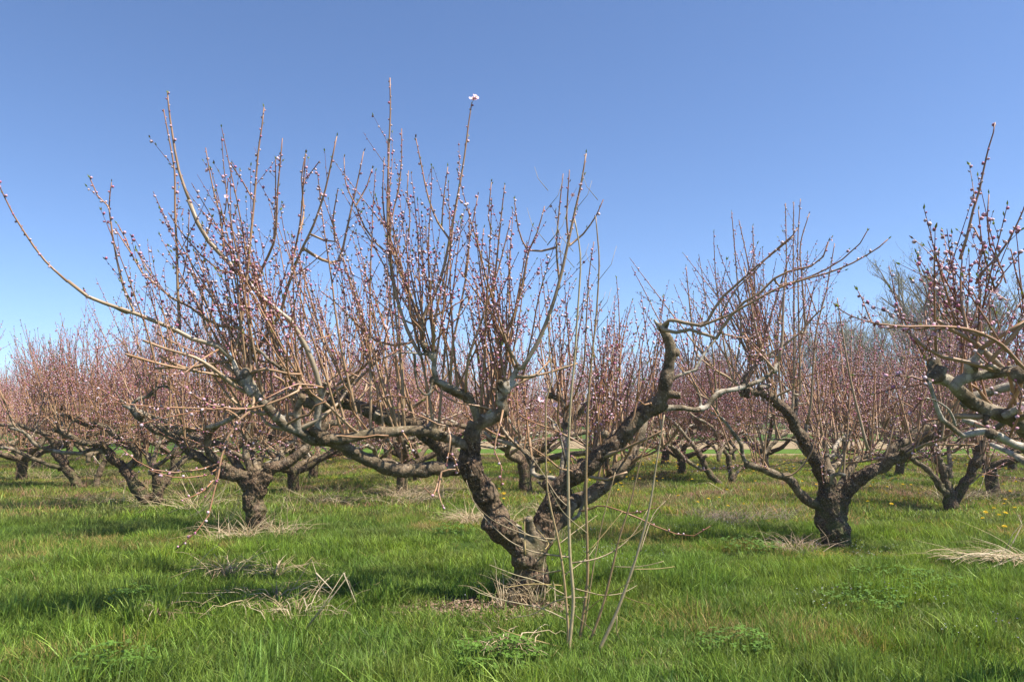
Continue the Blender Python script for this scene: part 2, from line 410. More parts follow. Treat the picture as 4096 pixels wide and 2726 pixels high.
    def bud_mesh(s, mb):
        if not s.b: return
        R = s.rng
        if s.lod == 0:
            ring = [(0, .18), (.34, .40), (.7, .36)]; sd_ = 5
        else:
            ring = [(0, .15), (.45, .45)]; sd_ = 4
        V = []; colw = []
        for z, r in ring:
            for j in range(sd_): V.append((r * math.cos(2 * PI * j / sd_), r * math.sin(2 * PI * j / sd_), z)); colw.append(0 if z < .2 else (.55 if z < .4 else 1))
        V.append((0, 0, 1)); colw.append(1)
        V = np.array(V); colw = np.array(colw); nv = len(V)
        q = []; 
        for i in range(len(ring) - 1):
            for j in range(sd_): q.append([i * sd_ + j, i * sd_ + (j + 1) % sd_, (i + 1) * sd_ + (j + 1) % sd_, (i + 1) * sd_ + j])
        b0 = (len(ring) - 1) * sd_; t = [[b0 + j, b0 + (j + 1) % sd_, nv - 1] for j in range(sd_)]
        q = np.array(q); t = np.array(t)
        pos = np.array([b[0] for b in s.b]); D = np.array([b[1] for b in s.b]); L = np.array([b[2] for b in s.b]); h = np.array([b[3] for b in s.b]); h2 = np.array([b[4] for b in s.b])
        D /= np.linalg.norm(D, axis=1, keepdims=True) + 1e-9
        U = np.cross(D, np.array([.31, .2, .93])); U /= np.linalg.norm(U, axis=1, keepdims=True) + 1e-9; Wd = np.cross(D, U)
        fat = (.78 + .5 * h2)[:, None, None]
        v = pos[:, None] + L[:, None, None] * ((V[None, :, 0:1] * U[:, None] + V[None, :, 1:2] * Wd[:, None]) * fat + V[None, :, 2:3] * D[:, None])
        nb = len(pos); off = (np.arange(nb) * nv)[:, None, None]
        pink = np.array([.80, .44, .52]); pale = np.array([.90, .70, .73]); deep = np.array([.62, .20, .32]); cal = np.array([.20, .08, .06])
        tip = np.where((h < .38)[:, None], pale, np.where((h < .80)[:, None], pink, deep)) * (.8 + .2 * h2)[:, None]
        small = (L < .010 * s.budsize)[:, None]
        tip = np.where(small & (h2 < .5)[:, None], np.array([.55, .30, .30]), tip)
        c = cal[None, None] * (1 - colw[None, :, None]) + tip[:, None] * colw[None, :, None]
        mb.add(v.reshape(-1, 3), (q[None] + off).reshape(-1, 4), (t[None] + off).reshape(-1, 3), col=c.reshape(-1, 3))
    def leaf_mesh(s, mb):
        R = s.rng
        for p, d, L in s.l:
            d = np.array(d, float); d /= np.linalg.norm(d) + 1e-9
            u = np.cross(d, [R.uniform(-1, 1), R.uniform(-1, 1), R.uniform(-1, 1)]); u /= np.linalg.norm(u) + 1e-9
            w = np.cross(d, u)
            g = R.random(); c = np.array([.20 + .12 * g, .27 + .08 * g, .05])
            if g < .25: c = np.array([.2, .12, .05])
            wd = L * .16
            mb.add([p, p + d * L * .45 + u * wd, p + d * L, p + d * L * .45 - u * wd, p + d * L * .45 + w * wd, p + d * L * .45 - w * wd],
                   [[0, 1, 2, 3], [0, 4, 2, 5]], col=c)
    def flower_mesh(s, mb):
        R = s.rng
        for p, d, L in s.fl:
            d = np.array(d, float); d /= np.linalg.norm(d) + 1e-9
            u = np.cross(d, [.3, .5, .8]); u /= np.linalg.norm(u) + 1e-9; w = np.cross(d, u)
            for k in range(5):
                a = k * 2 * PI / 5 + R.uniform(-.1, .1); e = u * math.cos(a) + w * math.sin(a); f = -u * math.sin(a) + w * math.cos(a)
                V = []
                C = []
                for (tt, wd, hh) in ((0, .08, 0), (.35, .36, .22), (.7, .46, .42), (1.0, .22, .5)):
                    for sg in (-1, 0, 1):
                        V.append(p + L * (e * tt + f * wd * sg + d * (hh + .1 * abs(sg)))); C.append([.86, .58, .64] if tt > .3 else [.72, .22, .34])
                q = [[i * 3 + j, i * 3 + j + 1, i * 3 + 4 + j, i * 3 + 3 + j] for i in range(3) for j in range(2)]
                mb.add(V, q, col=np.array(C))
            for k in range(6):
                a = k * 2 * PI / 6; e = u * math.cos(a) + w * math.sin(a)
                mb.tube([p, p + L * (d * .8 + e * .25)], [L * .03, L * .05], 3, col=[.75, .45, .2])
    def finish(s, root, origin, solo=0):
        """children of the tree: crown > flower_bud (the largest in view), flower_buds (the rest), leaf_buds, blossom"""
        def shift(m):
            for v in m.v: v -= np.asarray(origin, np.float32)
        shift(s.tw); cr = s.tw.build("crown", TWIG, root)
        allb = s.b
        if solo:
            def size(q):
                d = q[0] - CAM; ok = d[1] > .5 and abs(d[0] / d[1]) < .66 and d[2] / d[1] < .57
                return (q[2] * (.8 + .5 * q[4]) / np.linalg.norm(d)) if ok else 0
            allb = sorted(s.b, key=size, reverse=True)
            for q in allb[:solo]:
                s.b = [q]; m = MB(); s.bud_mesh(m); shift(m); m.build("flower_bud", PETAL, cr)
        s.b = allb[solo:]
        m = MB(); s.bud_mesh(m)
        if m.n: shift(m); tag(m.build("flower_buds", PETAL, cr), kind='stuff')
        m = MB(); s.leaf_mesh(m)
        if m.n: shift(m); tag(m.build("leaf_buds", LEAF, cr), kind='stuff')
        fl = sorted(s.fl, key=lambda q: -q[2])[:60]
        for q in fl:
            s.fl = [q]; m = MB(); s.flower_mesh(m); shift(m); m.build("blossom", PETAL, cr)
        return cr

# ------------------------------------------------------------------ wood: remeshed trunks and limbs
def wood(name, tubes, origin, parent, blobs=(), voxel=.011, rough=1.0, seed=0, sides=14):
    """tubes = list of (points, radii) in world space -> one organic mesh"""
    mb = MB(); ksamp = []
    for pts, rad in tubes:
        p, r = crom(pts, rad * (.85 if name == 'limb' else .94), .05)
        R = random.Random(seed + len(p))
        ph = R.uniform(0, 50)
        wob = np.array([[noise.noise(Vector((i * .35 + ph, 0, k * 9))) for k in range(3)] for i in range(len(p))])
        env = np.minimum(1, np.arange(len(p)) / 4.0)[:, None]
        p = p + wob * r[:, None] * .45 * env * rough
        r = r * (1 + np.array([noise.noise(Vector((i * .45 + ph, 3, 0))) for i in range(len(p))]) * .22 * rough)
        mb.tube(p, r, sides)
        L = 0
        for i in range(len(p)):
            if i: L += np.linalg.norm(p[i] - p[i - 1])
            ksamp.append((p[i], r[i], L))
        if len(p) > 14 and rad[0] > .018:
            for q in range(int(len(p) / 11)):
                i = R.randrange(4, len(p) - 2); u = np.array([R.gauss(0, 1), R.gauss(0, 1), R.gauss(.4, .8)]); t_ = p[i + 1] - p[i - 1]; t_ /= np.linalg.norm(t_); u -= t_ * (u @ t_); u /= np.linalg.norm(u)
                if R.random() < .55:
                    l = r[i] * R.uniform(1.5, 2.6); e_ = p[i] + u * l + t_ * l * R.uniform(0, .5); rs = r[i] * R.uniform(.32, .55); mb.tube([p[i], p[i] * .5 + e_ * .5, e_], [rs * 1.5, rs * 1.05, rs], 9); ksamp.append((e_, max(r[i], .05), 0))
                else: mb.blob(p[i] + u * r[i] * .45, r[i] * R.uniform(.7, .85))
    for c, r in blobs:
        r = r * .88
        mb.blob(c, r); ksamp.append((np.asarray(c), max(r, .055), 0))
    me = mb.mesh(name + "_tmp")
    o = bpy.data.objects.new(name, me); COL.objects.link(o)
    md = o.modifiers.new("r", 'REMESH'); md.mode = 'VOXEL'; md.voxel_size = voxel; md.use_smooth_shade = True
    md = o.modifiers.new("s", 'SMOOTH'); md.factor = .6; md.iterations = 3
    dg = bpy.context.evaluated_depsgraph_get(); dg.update()
    ev = o.evaluated_get(dg); m2 = bpy.data.meshes.new_from_object(ev, depsgraph=dg)
    o.modifiers.clear(); o.data = m2; bpy.data.meshes.remove(me)
    n = len(m2.vertices); co = np.empty(n * 3, np.float32); m2.vertices.foreach_get("co", co); co = co.reshape(-1, 3)
    nr = np.empty(n * 3, np.float32); m2.vertex_normals.foreach_get("vector", nr); nr = nr.reshape(-1, 3)
    kd = kdtree.KDTree(len(ksamp))
    for i, k in enumerate(ksamp): kd.insert(k[0], i)
    kd.balance()
    rad = np.empty(n, np.float32); ax = np.empty(n, np.float32)
    for i in range(n):
        c = co[i]; _, j, _ = kd.find(c); r = ksamp[j][1]; rad[i] = r; ax[i] = ksamp[j][2]
        v = Vector(c)
        old = min(1, max(0, (r - .05) / .06))
        d = noise.noise(v * 7) * .16 * r + noise.noise(v * 22) * (.05 * r + .0012)
        if old > 0:
            rg = 1 - abs(noise.noise(Vector((v.x * 30, v.y * 30, v.z * 13))) * 2)
            d += old * ((rg - .5) * .011 + noise.noise(v * 60) * .004)
        co[i] += nr[i] * d * rough
    co -= np.asarray(origin, np.float32)
    m2.vertices.foreach_set("co", co.ravel())
    a = m2.attributes.new("rad", 'FLOAT', 'POINT'); a.data.foreach_set("value", rad)
    a = m2.attributes.new("ax", 'FLOAT', 'POINT'); a.data.foreach_set("value", ax)
    m2.polygons.foreach_set("use_smooth", np.ones(len(m2.polygons), bool)); m2.update()
    m2.materials.clear(); m2.materials.append(BARK); m2.name = name
    o.parent = parent
    return o

def spawn(crown, limbs, count, f0=.35, Lr=(.8, 1.7), lean=.35, away=None, dens=1.0, r_scale=1.0, latstep=.15, zmax=None, fan=.14):
    """upright whips from the outer parts of limbs. limbs: list of (pts, rad)"""
    R = crown.rng; W_ = []
    for pts, rad in limbs: W_.append(np.linalg.norm(np.diff(pts, axis=0), axis=1).sum())
    W_ = np.array(W_); W_ = W_ / W_.sum()
    for i in range(count):
        x = R.random(); k = int(np.searchsorted(np.cumsum(W_), x)); k = min(k, len(limbs) - 1)
        pts, rad = limbs[k]
        f = f0 + (1 - f0) * (R.random() ** .85); f = min(.995, f)
        seg = np.linalg.norm(np.diff(pts, axis=0), axis=1); cum = np.concatenate([[0], np.cumsum(seg)]); xx = f * cum[-1]
        j = max(0, min(len(seg) - 1, int(np.searchsorted(cum, xx) - 1))); t = (xx - cum[j]) / seg[j]
        p = pts[j] + (pts[j + 1] - pts[j]) * t; r = rad[j]
        o = np.array([R.gauss(0, lean), R.gauss(0, lean), 1.0])
        if away is not None:
            h = p[:2] - np.asarray(away)[:2]; o[:2] += h * fan
        L = R.uniform(*Lr)
        if zmax: L = min(L, max(.35, (zmax - p[2]) * R.uniform(.6, 1.0)))
        crown.whip(p + np.array([0, 0, r * .3]), o, L, min(.0036 + L * .0050, .9 * r + .004) * r_scale, 0, dens, latstep)

# ================================================================== setting
def ground():
    xs = np.concatenate([np.linspace(-900, -40, 24), np.arange(-39, 39.01, .5), np.linspace(40, 900, 24)])
    ys = np.concatenate([np.linspace(-60, -1, 12), np.arange(0, 45, .5), np.linspace(46, 1600, 40)])
    X, Y = np.meshgrid(xs, ys); Z = np.array([[zg(a, b) for a in xs] for b in ys])
    far = np.clip((Y - 27) / 4, 0, 1); Z = Z * (1 - far)
    V = np.stack([X, Y, Z], -1).reshape(-1, 3); nx = len(xs); ny = len(ys)
    i = np.arange(ny - 1)[:, None] * nx; j = np.arange(nx - 1)[None]
    q = np.stack([i + j, i + j + 1, i + nx + j + 1, i + nx + j], -1).reshape(-1, 4)
    m = MB(); m.add(V, q); tag(m.build("ground", ground_material()), kind='structure')
    def sheet(name, x0, x1, y0, y1, z, mat):
        m = MB(); R = random.Random(int(y0 * 7))
        xs = np.linspace(x0, x1, 60); a = np.array([y0 + R.uniform(-.5, .5) * (y0 / 40) for _ in xs]); b = np.array([y1 + R.uniform(-.5, .5) * (y1 / 40) for _ in xs])
        V = np.vstack([np.stack([xs, a, np.full(60, z)], 1), np.stack([xs, b, np.full(60, z)], 1)])
        m.add(V, [[i, i + 1, 61 + i, 60 + i] for i in range(59)]); tag(m.build(name, mat), kind='structure')
    tan = field_material("stubble", (.20, .145, .085), (.32, .24, .14), (.42, .335, .21)); gr = field_material("young_crop", (.07, .12, .02), (.10, .165, .028), (.14, .20, .04))
    gr2 = field_material("far_crop", (.05, .085, .02), (.07, .115, .025), (.10, .14, .035))
    sheet("field", -3.5, 160, 29.8, 32.4, .006, tan)
    sheet("field", -5, 160, 37, 48, .006, tan)
    sheet("field", -8, 200, 66, 88, .006, tan)
    sheet("field", -200, 200, 32.9, 36.6, .004, gr)
    sheet("field", -200, 200, 49, 65, .004, gr2)
    sheet("field", -220, -5.5, 37.2, 48.5, .004, gr2)
    sheet("field", -300, 300, 92, 400, .004, gr2)
ground()

# ------------------------------------------------------------------ grass: tufts spread over the ground
def blade(m, R, x, y, h, w, lean, curl, col, az=None):
    az = R.uniform(0, 2 * PI) if az is None else az
    dx, dy = math.cos(az), math.sin(az); fa = R.uniform(0, 2 * PI); wx, wy = math.cos(fa) * w / 2, math.sin(fa) * w / 2
    V = []; C = []
    for k, f in enumerate((0, .35, .7, 1)):
        o = lean * f * h + curl * f * f * h; z = h * f * (1 - .25 * curl * f); ww = (1, .95, .62, 0)[k]
        if k < 3:
            V += [(x + dx * o - wx * ww, y + dy * o - wy * ww, z - .01), (x + dx * o + wx * ww, y + dy * o + wy * ww, z - .01)]
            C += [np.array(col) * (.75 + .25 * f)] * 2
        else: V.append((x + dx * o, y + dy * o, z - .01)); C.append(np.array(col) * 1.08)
    m.add(V, [[0, 1, 3, 2], [2, 3, 5, 4]], [[4, 5, 6]], col=np.array(C))

def tuft(seed, n, rad, h, w, dry=.04, wide=1.0):
    R = random.Random(seed); m = MB(); az0 = R.uniform(0, 2 * PI)
    for i in range(n):
        a = R.uniform(0, 2 * PI); r = rad * math.sqrt(R.random())
        g = R.choice((.5, .7, .85, 1.0, 1.2, 1.5)) * R.uniform(.85, 1.15); col = (g * R.uniform(.9, 1.1), g, g * R.uniform(.75, 1.3))
        if R.random() < dry: col = (2.2, 1.15, 2.6)
        blade(m, R, r * math.cos(a), r * math.sin(a), h * R.uniform(.45, 1.15), w * R.uniform(.6, 1.3), R.uniform(0, .5), R.choice((0, .15, .4, .9)) * R.uniform(.5, 1.2), col, R.uniform(0, 2 * PI) if R.random() < .8 else az0 + R.gauss(0, .6))
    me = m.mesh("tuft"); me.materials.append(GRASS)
    return bpy.data.objects.new("tuft", me)

def scatter(name, sources, pts, kinds, rots, scales, label, cat):
    """one object: many copies of a few source tufts on given points (geometry nodes)"""
    lib = bpy.data.collections.new(name + "_sources")
    for i, s_ in enumerate(sources): s_.name = "%s_%02d" % (name, i); lib.objects.link(s_)
    me = bpy.data.meshes.new(name); n = len(pts)
    me.vertices.add(n); me.vertices.foreach_set("co", np.asarray(pts, np.float32).ravel())
    a = me.attributes.new("kd", 'INT', 'POINT'); a.data.foreach_set("value", np.asarray(kinds, np.int32))
    a = me.attributes.new("rt", 'FLOAT_VECTOR', 'POINT'); a.data.foreach_set("vector", np.asarray(rots, np.float32).ravel())
    a = me.attributes.new("sc", 'FLOAT_VECTOR', 'POINT'); a.data.foreach_set("vector", np.asarray(scales, np.float32).ravel())
    o = bpy.data.objects.new(name, me); COL.objects.link(o)
    g = bpy.data.node_groups.new(name, 'GeometryNodeTree')
    g.interface.new_socket("Geometry", in_out='INPUT', socket_type='NodeSocketGeometry'); g.interface.new_socket("Geometry", in_out='OUTPUT', socket_type='NodeSocketGeometry')
    gi = g.nodes.new("NodeGroupInput"); go = g.nodes.new("NodeGroupOutput"); ip = g.nodes.new("GeometryNodeInstanceOnPoints"); ci = g.nodes.new("GeometryNodeCollectionInfo")
    ci.inputs['Collection'].default_value = lib; ci.inputs['Separate Children'].default_value = True; ci.inputs['Reset Children'].default_value = True
    def na(nm, ty):
        x = g.nodes.new("GeometryNodeInputNamedAttribute"); x.data_type = ty; x.inputs['Name'].default_value = nm; return x.outputs['Attribute']
    ip.inputs['Pick Instance'].default_value = True
    g.links.new(gi.outputs[0], ip.inputs['Points']); g.links.new(ci.outputs[0], ip.inputs['Instance'])
    g.links.new(na("kd", 'INT'), ip.inputs['Instance Index']); g.links.new(na("rt", 'FLOAT_VECTOR'), ip.inputs['Rotation']); g.links.new(na("sc", 'FLOAT_VECTOR'), ip.inputs['Scale'])
    g.links.new(ip.outputs[0], go.inputs[0])
    md = o.modifiers.new("scatter", 'NODES'); md.node_group = g
    return tag(o, label, cat, kind='stuff')

MAIN = ground_at(1215, 1385)
LITTER = [(MAIN[0] - .35, MAIN[1] - .30, .75, .38)]            # x, y, rx, ry of thin leaf-litter patch
def bare(x, y):
    for a, b, rx, ry in LITTER:
        d = ((x - a) / rx) ** 2 + ((y - b) / ry) ** 2
        if d < 1: return 1 - d
    return 0
STRAW_AT = [(560, 1250, .6), (548, 1335, .4), (880, 1150, 1.3), (1070, 1205, .8), (1195, 1398, .25), (110, 1105, 1.4), (2345, 1290, .6), (1850, 1262, .4), (1000, 1130, 1.2), (1270, 1185, .8), (1690, 1195, .8), (2300, 1150, 1.0), (245, 1160, .8), (460, 1170, .7)]
STRAW_AT = [(*ground_at(a, b)[:2], r) for a, b, r in STRAW_AT]
def grass():
    R = random.Random(5)
    S = [tuft(1, 120, .17, .115, .0062, .012), tuft(2, 125, .17, .088, .0056, .02), tuft(3, 100, .15, .165, .0070, .012), tuft(4, 140, .2, .062, .0050, .03),
         tuft(5, 70, .16, .13, .005, .5), tuft(6, 120, .34, .15, .012, .02), tuft(7, 120, .36, .11, .011, .05), tuft(8, 70, .3, .15, .010, .5), tuft(9, 110, .16, .09, .005, .08)]
    pts, kd, rt, sc = [], [], [], []
    def put(x, y, k, s, sz):
        pts.append((x, y, zg(x, y) * (1 - min(1, max(0, (y - 27) / 4))))); kd.append(k); rt.append((R.uniform(-.12, .12), R.uniform(-.12, .12), R.uniform(0, 2 * PI))); sc.append((s, s, sz))
    for y0, y1, dn, far in ((3.3, 7.5, 54, 0), (7.5, 12, 42, 0), (12, 19, 16, 1), (19, 31, 10, 2)):
        area = .73 * (y1 * y1 - y0 * y0) + 2 * (y1 - y0)
        for i in range(int(area * dn)):
            y = math.sqrt(R.uniform(y0 * y0, y1 * y1)); x = R.uniform(-1, 1) * (.72 * y + .9)
            h = noise.noise(Vector((x * .6, y * .6, 3))) + 1.1 * noise.noise(Vector((x * 2.3, y * 2.3, 9)))
            b = bare(x, y)
            if b and R.random() < b * 1.6: continue
            dryf = noise.noise(Vector((x * .28 + 4, y * .5, 20))) + (.15 if y > 9 else -.12) + (.12 if x > 0 else 0)
            left = max(0, min(1, (1.5 - x) / 5)) * max(0, min(1, (13 - y) / 6))
            if far == 0:
                k = 4 if (dryf > .42 and R.random() < .5) or R.random() < .008 else (2 if h > .25 and R.random() < .5 + .3 * left else (0 if h > -.15 or R.random() < left * .7 else R.choice((1, 3, 8))))
            else: k = 7 if (dryf > .2 and R.random() < .6) or R.random() < .08 or (y > 27.5 and R.random() < .5) else R.choice((5, 6, 6) if far == 1 else (6, 6, 5))
            s = R.uniform(.7, 1.25); sz = s * (1 + .45 * h) * (.84 if y > 8 else 1.0) * (.75 if far == 2 else 1)
            sm = 1.0
            for a_, b_, r_ in STRAW_AT:
                q = 1 - ((x - a_) ** 2 + (y - b_) ** 2) / (r_ * r_)
                if q > 0: sm = min(sm, 1 - .6 * min(1, q * 2.5))
            put(x, y, k, s, max(.3, sz) * (1 - .5 * b) * max(sm, .68))
    scatter("grass", S, pts, kd, rt, sc, "tall spring grass growing under and between the peach trees", "grass")
    # thin sward over the far green field strips' edges
grass()

# ================================================================== the near peach trees
def near_tree(name_label, base_v, cat="peach tree"):
    b = ground_at(*base_v); b[2] = zg(b[0], b[1])
    root = empty("peach_tree", b); tag(root, name_label, cat, "peach trees of the orchard")
    return root, b

def main_tree():
    root, b = near_tree("large gnarled peach tree in front, tan canes at its foot, forked dark trunk", (1215, 1385))
    Yb = b[1]
    T = {}
    b3 = lambda *a: tr('r3', *a)
    trunk = [b3([(575, 1150), (578, 1050), (585, 950), (590, 850)], Yb, Yb, 112, 90),
             b3([(540, 1150), (555, 1010), (590, 900), (640, 800)], Yb, Yb, 70, 60),
             b3([(625, 1140), (620, 1000), (625, 880), (650, 790)], Yb, Yb, 60, 60),
             b3([(590, 870), (520, 800), (455, 730), (400, 650), (350, 570), (300, 480), (262, 400), (240, 340)], Yb, Yb - .15, 84, 62),
             b3([(262, 400), (248, 320), (262, 250), (268, 190), (280, 130)], Yb - .1, Yb - .2, 72, 40),
             b3([(600, 860), (650, 740), (690, 640), (730, 560), (780, 480)], Yb, Yb + .12, 80, 62),
             b3([(615, 800), (592, 730), (576, 680), (573, 650)], Yb - .05, Yb - .1, 34, 27),
             b3([(650, 760), (740, 690), (790, 640), (830, 570)], Yb + .05, Yb + .2, 40, 30)]
    w = wood("trunk", trunk, b, root, blobs=[(b3([(360, 510), (361, 511)], Yb - .1, Yb - .1, 1, 1)[0][0], .06), (b3([(420, 660), (421, 661)], Yb - .08, Yb, 1, 1)[0][0], .08)], voxel=.010, rough=1.25, seed=1)
    # cut stub and sawn plate on the trunk
    limbs = []
    def limb(*tubes, blobs=(), voxel=.0085, rough=1.0):
        limbs.append(tubes[0])
        return wood("limb", list(tubes), b, root, blobs, voxel, rough, seed=len(limbs) * 3)
    r2 = lambda *a: tr('r2', *a); r1 = lambda *a: tr('r1', *a); r4 = lambda *a: tr('r4', *a); r10 = lambda *a: tr('r10', *a); r11 = lambda *a: tr('r11', *a)
    at = lambda reg, x, y, Y: tr(reg, [(x, y), (x + 1, y)], Y, Y, 1, 1)[0][0]
    # A: low sweeping left limb
    A = r2([(1130, 1080), (1040, 1100), (930, 1095), (800, 1115), (680, 1110), (570, 1075), (470, 1020), (390, 975), (300, 950), (220, 935), (130, 890), (60, 855), (0, 800), (-50, 740), (-110, 680), (-150, 610), (-165, 560)], Yb - .1, Yb - 1.0, 50, 30)
    A2 = r1([(1440, 680), (1390, 620), (1350, 560), (1330, 500), (1320, 475)], Yb - 1.0, Yb - 1.05, 26, 16)
    A3 = r1([(1400, 620), (1440, 570), (1475, 540)], Yb - 1.0, Yb - 1.0, 16, 9)
    H = r1([(1700, 880), (1695, 800), (1705, 740), (1720, 705)], Yb - .75, Yb - .8, 26, 22)
    H2 = r1([(1700, 800), (1650, 790), (1620, 800)], Yb - .75, Yb - .8, 18, 12)
    limb(A, A2, A3, H, H2, blobs=[(A[0][-1], .055), (at('r1', 1385, 600, Yb - 1.0), .06), (at('r2', 280, 925, Yb - .7), .075), (at('r2', 230, 880, Yb - .7), .06), (at('r1', 1720, 700, Yb - .8), .045), (at('r2', 470, 1020, Yb - .5), .06)])
    # G: stump and silver branch
    G0 = r2([(240, 900), (243, 820), (255, 720), (275, 650), (292, 612)], Yb - .7, Yb - .75, 30, 21)
    G1 = r2([(262, 730), (225, 690), (180, 645), (100, 580), (30, 530), (-20, 490)], Yb - .72, Yb - .95, 17, 11)
    G1b = r1([(1535, 490), (1500, 445), (1440, 405), (1390, 395), (1330, 378)], Yb - .95, Yb - 1.0, 11, 8)
    G2 = r2([(240, 720), (170, 665), (80, 655), (20, 680), (-40, 720)], Yb - .72, Yb - .9, 11, 6)
    limb(G0, G1, G1b, G2, blobs=[(at('r2', 250, 705, Yb - .72), .035)], voxel=.007, rough=.8)
    # B: arching silver limb
    B = r2([(1130, 1000), (1060, 955), (1000, 930), (920, 905), (850, 890), (770, 884), (700, 890), (620, 893), (550, 902), (430, 925), (360, 930), (300, 925)], Yb - .15, Yb - .7, 36, 33)
    limb(B, blobs=[(at('r2', 610, 893, Yb - .5), .065)])
    # C: thick limb behind
    Cc = r2([(1080, 1090), (1000, 1030), (930, 960), (850, 890), (760, 850), (680, 825), (600, 800), (540, 780), (470, 745), (420, 725), (340, 735), (270, 745), (170, 720), (90, 690)], Yb + .1, Yb + .7, 60, 34)
    C2 = r2([(430, 730), (410, 680), (425, 620), (415, 590)], Yb + .6, Yb + .65, 42, 20)
    C3 = r2([(600, 830), (580, 800), (590, 780)], Yb + .4, Yb + .3, 34, 26)
    limb(Cc, C2, C3, blobs=[(at('r2', 410, 690, Yb + .6), .10), (at('r2', 430, 605, Yb + .6), .065)], voxel=.010)
    # D: candlestick limb with sawn stubs
    D = r2([(1110, 1010), (1130, 920), (1160, 850), (1215, 825), (1265, 800), (1300, 765), (1292, 710), (1300, 660), (1320, 630)], Yb - .15, Yb - .3, 46, 38)
    D2 = r2([(1310, 650), (1290, 620), (1280, 603)], Yb - .3, Yb - .38, 24, 18)
    D3 = r2([(1315, 650), (1350, 630), (1385, 612)], Yb - .3, Yb - .3, 22, 15)
    D4 = r2([(1320, 640), (1350, 590), (1375, 545), (1385, 520)], Yb - .3, Yb - .3, 22, 16)
    D5 = r2([(1200, 820), (1215, 780), (1232, 765)], Yb - .2, Yb - .3, 14, 8)
    D6 = r2([(1270, 740), (1262, 690), (1265, 655)], Yb - .3, Yb - .4, 12, 8)
    limb(D, D2, D3, D4, D5, D6, blobs=[(at('r2', 1310, 640, Yb - .3), .075), (at('r2', 1300, 770, Yb - .25), .07), (at('r2', 1180, 830, Yb - .2), .075)])
    # E: twisted limb to a pale top
    E = r2([(1160, 830), (1140, 770), (1110, 700), (1060, 670), (1000, 640), (950, 615), (915, 600), (908, 540), (912, 490), (905, 450)], Yb - .2, Yb - .45, 30, 17)
    E1 = r2([(1090, 710), (1010, 670), (950, 640), (910, 590)], Yb - .22, Yb - .35, 16, 14)
    E2 = r2([(900, 590), (890, 640), (880, 680), (850, 680), (815, 640), (805, 590), (795, 530), (798, 460), (770, 420), (745, 400)], Yb - .4, Yb - .5, 10, 8)
    E3 = r2([(895, 455), (850, 430), (835, 390), (845, 350), (838, 300), (840, 250)], Yb - .45, Yb - .5, 15, 8)
    E4 = r2([(880, 455), (830, 450), (760, 440), (700, 445), (640, 465), (600, 480)], Yb - .45, Yb - .7, 8, 5)
    limb(E, E1, E2, E3, E4, blobs=[(at('r2', 905, 600, Yb - .35), .05), (at('r2', 895, 455, Yb - .45), .048), (at('r2', 1100, 700, Yb - .25), .06), (at('r2', 850, 400, Yb - .5), .04)], voxel=.006)
    # right main limb up to its sawn top
    Rr = r3 = b3([(640, 740), (700, 590), (740, 500), (800, 440), (880, 390), (960, 330), (1040, 250), (1100, 190), (1170, 120), (1250, 60), (1310, 0)], Yb + .05, Yb + .05, 62, 50)
    Rt = r4([(60, 1390), (130, 1330), (200, 1280), (230, 1200), (248, 1100), (262, 1010), (245, 940), (222, 890), (205, 862)], Yb + .05, Yb - .1, 55, 30)
    R2_ = r4([(190, 860), (172, 835), (165, 820)], Yb - .1, Yb - .1, 16, 9)
    R3_ = r4([(225, 890), (240, 850), (250, 832)], Yb - .1, Yb - .15, 22, 12)
    limb(Rr, Rt, R2_, R3_, blobs=[(at('r4', 205, 868, Yb - .1), .052), (at('r4', 290, 1010, Yb + .05), .05), (at('r3', 1120, 180, Yb + .05), .09), (at('r3', 830, 400, Yb + .02), .09), (at('r3', 1000, 190, Yb - .05), .05)], voxel=.010)
    # second right limb, lower and behind
    S = b3([(760, 580), (860, 560), (950, 510), (1020, 450), (1090, 400), (1140, 350), (1165, 290), (1190, 220), (1210, 150), (1225, 90)], Yb + .25, Yb + .6, 52, 26)
    S2 = b3([(1030, 420), (1090, 370), (1150, 330)], Yb + .35, Yb + .45, 40, 34)
    limb(S, S2, blobs=[(at('r3', 1140, 340, Yb + .45), .07)])
    # upright stem with a sawn head and thin left branch
    V1 = r10([(1010, 960), (1010, 880), (1015, 780), (1030, 650), (1025, 500), (1030, 400), (1035, 300), (1025, 240), (960, 210), (900, 180)], Yb + .25, Yb + .55, 40, 22)
    V2 = r10([(1010, 900), (1035, 780), (1020, 700), (1000, 600), (990, 500), (940, 420), (880, 380)], Yb + .2, Yb + .1, 16, 8)
    V3 = r10([(1030, 250), (1055, 200), (1060, 170)], Yb + .5, Yb + .5, 12, 6)
    limb(V1, V2, V3, blobs=[(V1[0][-1], .04)], voxel=.008)
    X1 = r10([(1000, 960), (920, 920), (800, 910), (740, 880), (740, 800), (720, 760), (640, 660), (540, 610), (440, 580), (360, 560), (310, 510)], Yb + .15, Yb + .5, 30, 18)
    X2 = r10([(780, 790), (700, 690), (640, 640), (560, 570), (500, 500), (470, 470)], Yb + .3, Yb + .5, 22, 14)
    X3 = r10([(900, 1060), (850, 1010), (800, 960), (775, 950)], Yb + .1, Yb + .1, 26, 18)
    X4 = r10([(740, 830), (700, 780), (670, 700)], Yb + .3, Yb + .4, 14, 8)
    limb(X1, X2, X3, X4, voxel=.008)
    X5 = r10([(960, 1390), (1020, 1340), (1100, 1290), (1150, 1260), (1190, 1150), (1210, 1020), (1270, 740), (1320, 520), (1390, 250), (1440, 80)], Yb + .1, Yb + .4, 20, 7)
    limb(X5, voxel=.007, rough=.7)
    # horizontal pale branch toward the right-hand tree
    Q = r4([(190, 1330), (300, 1325), (400, 1335), (470, 1320), (505, 1270), (530, 1240), (620, 1220), (720, 1190), (790, 1160), (850, 1110), (870, 1070)], Yb + .05, Yb + .5, 22, 13)
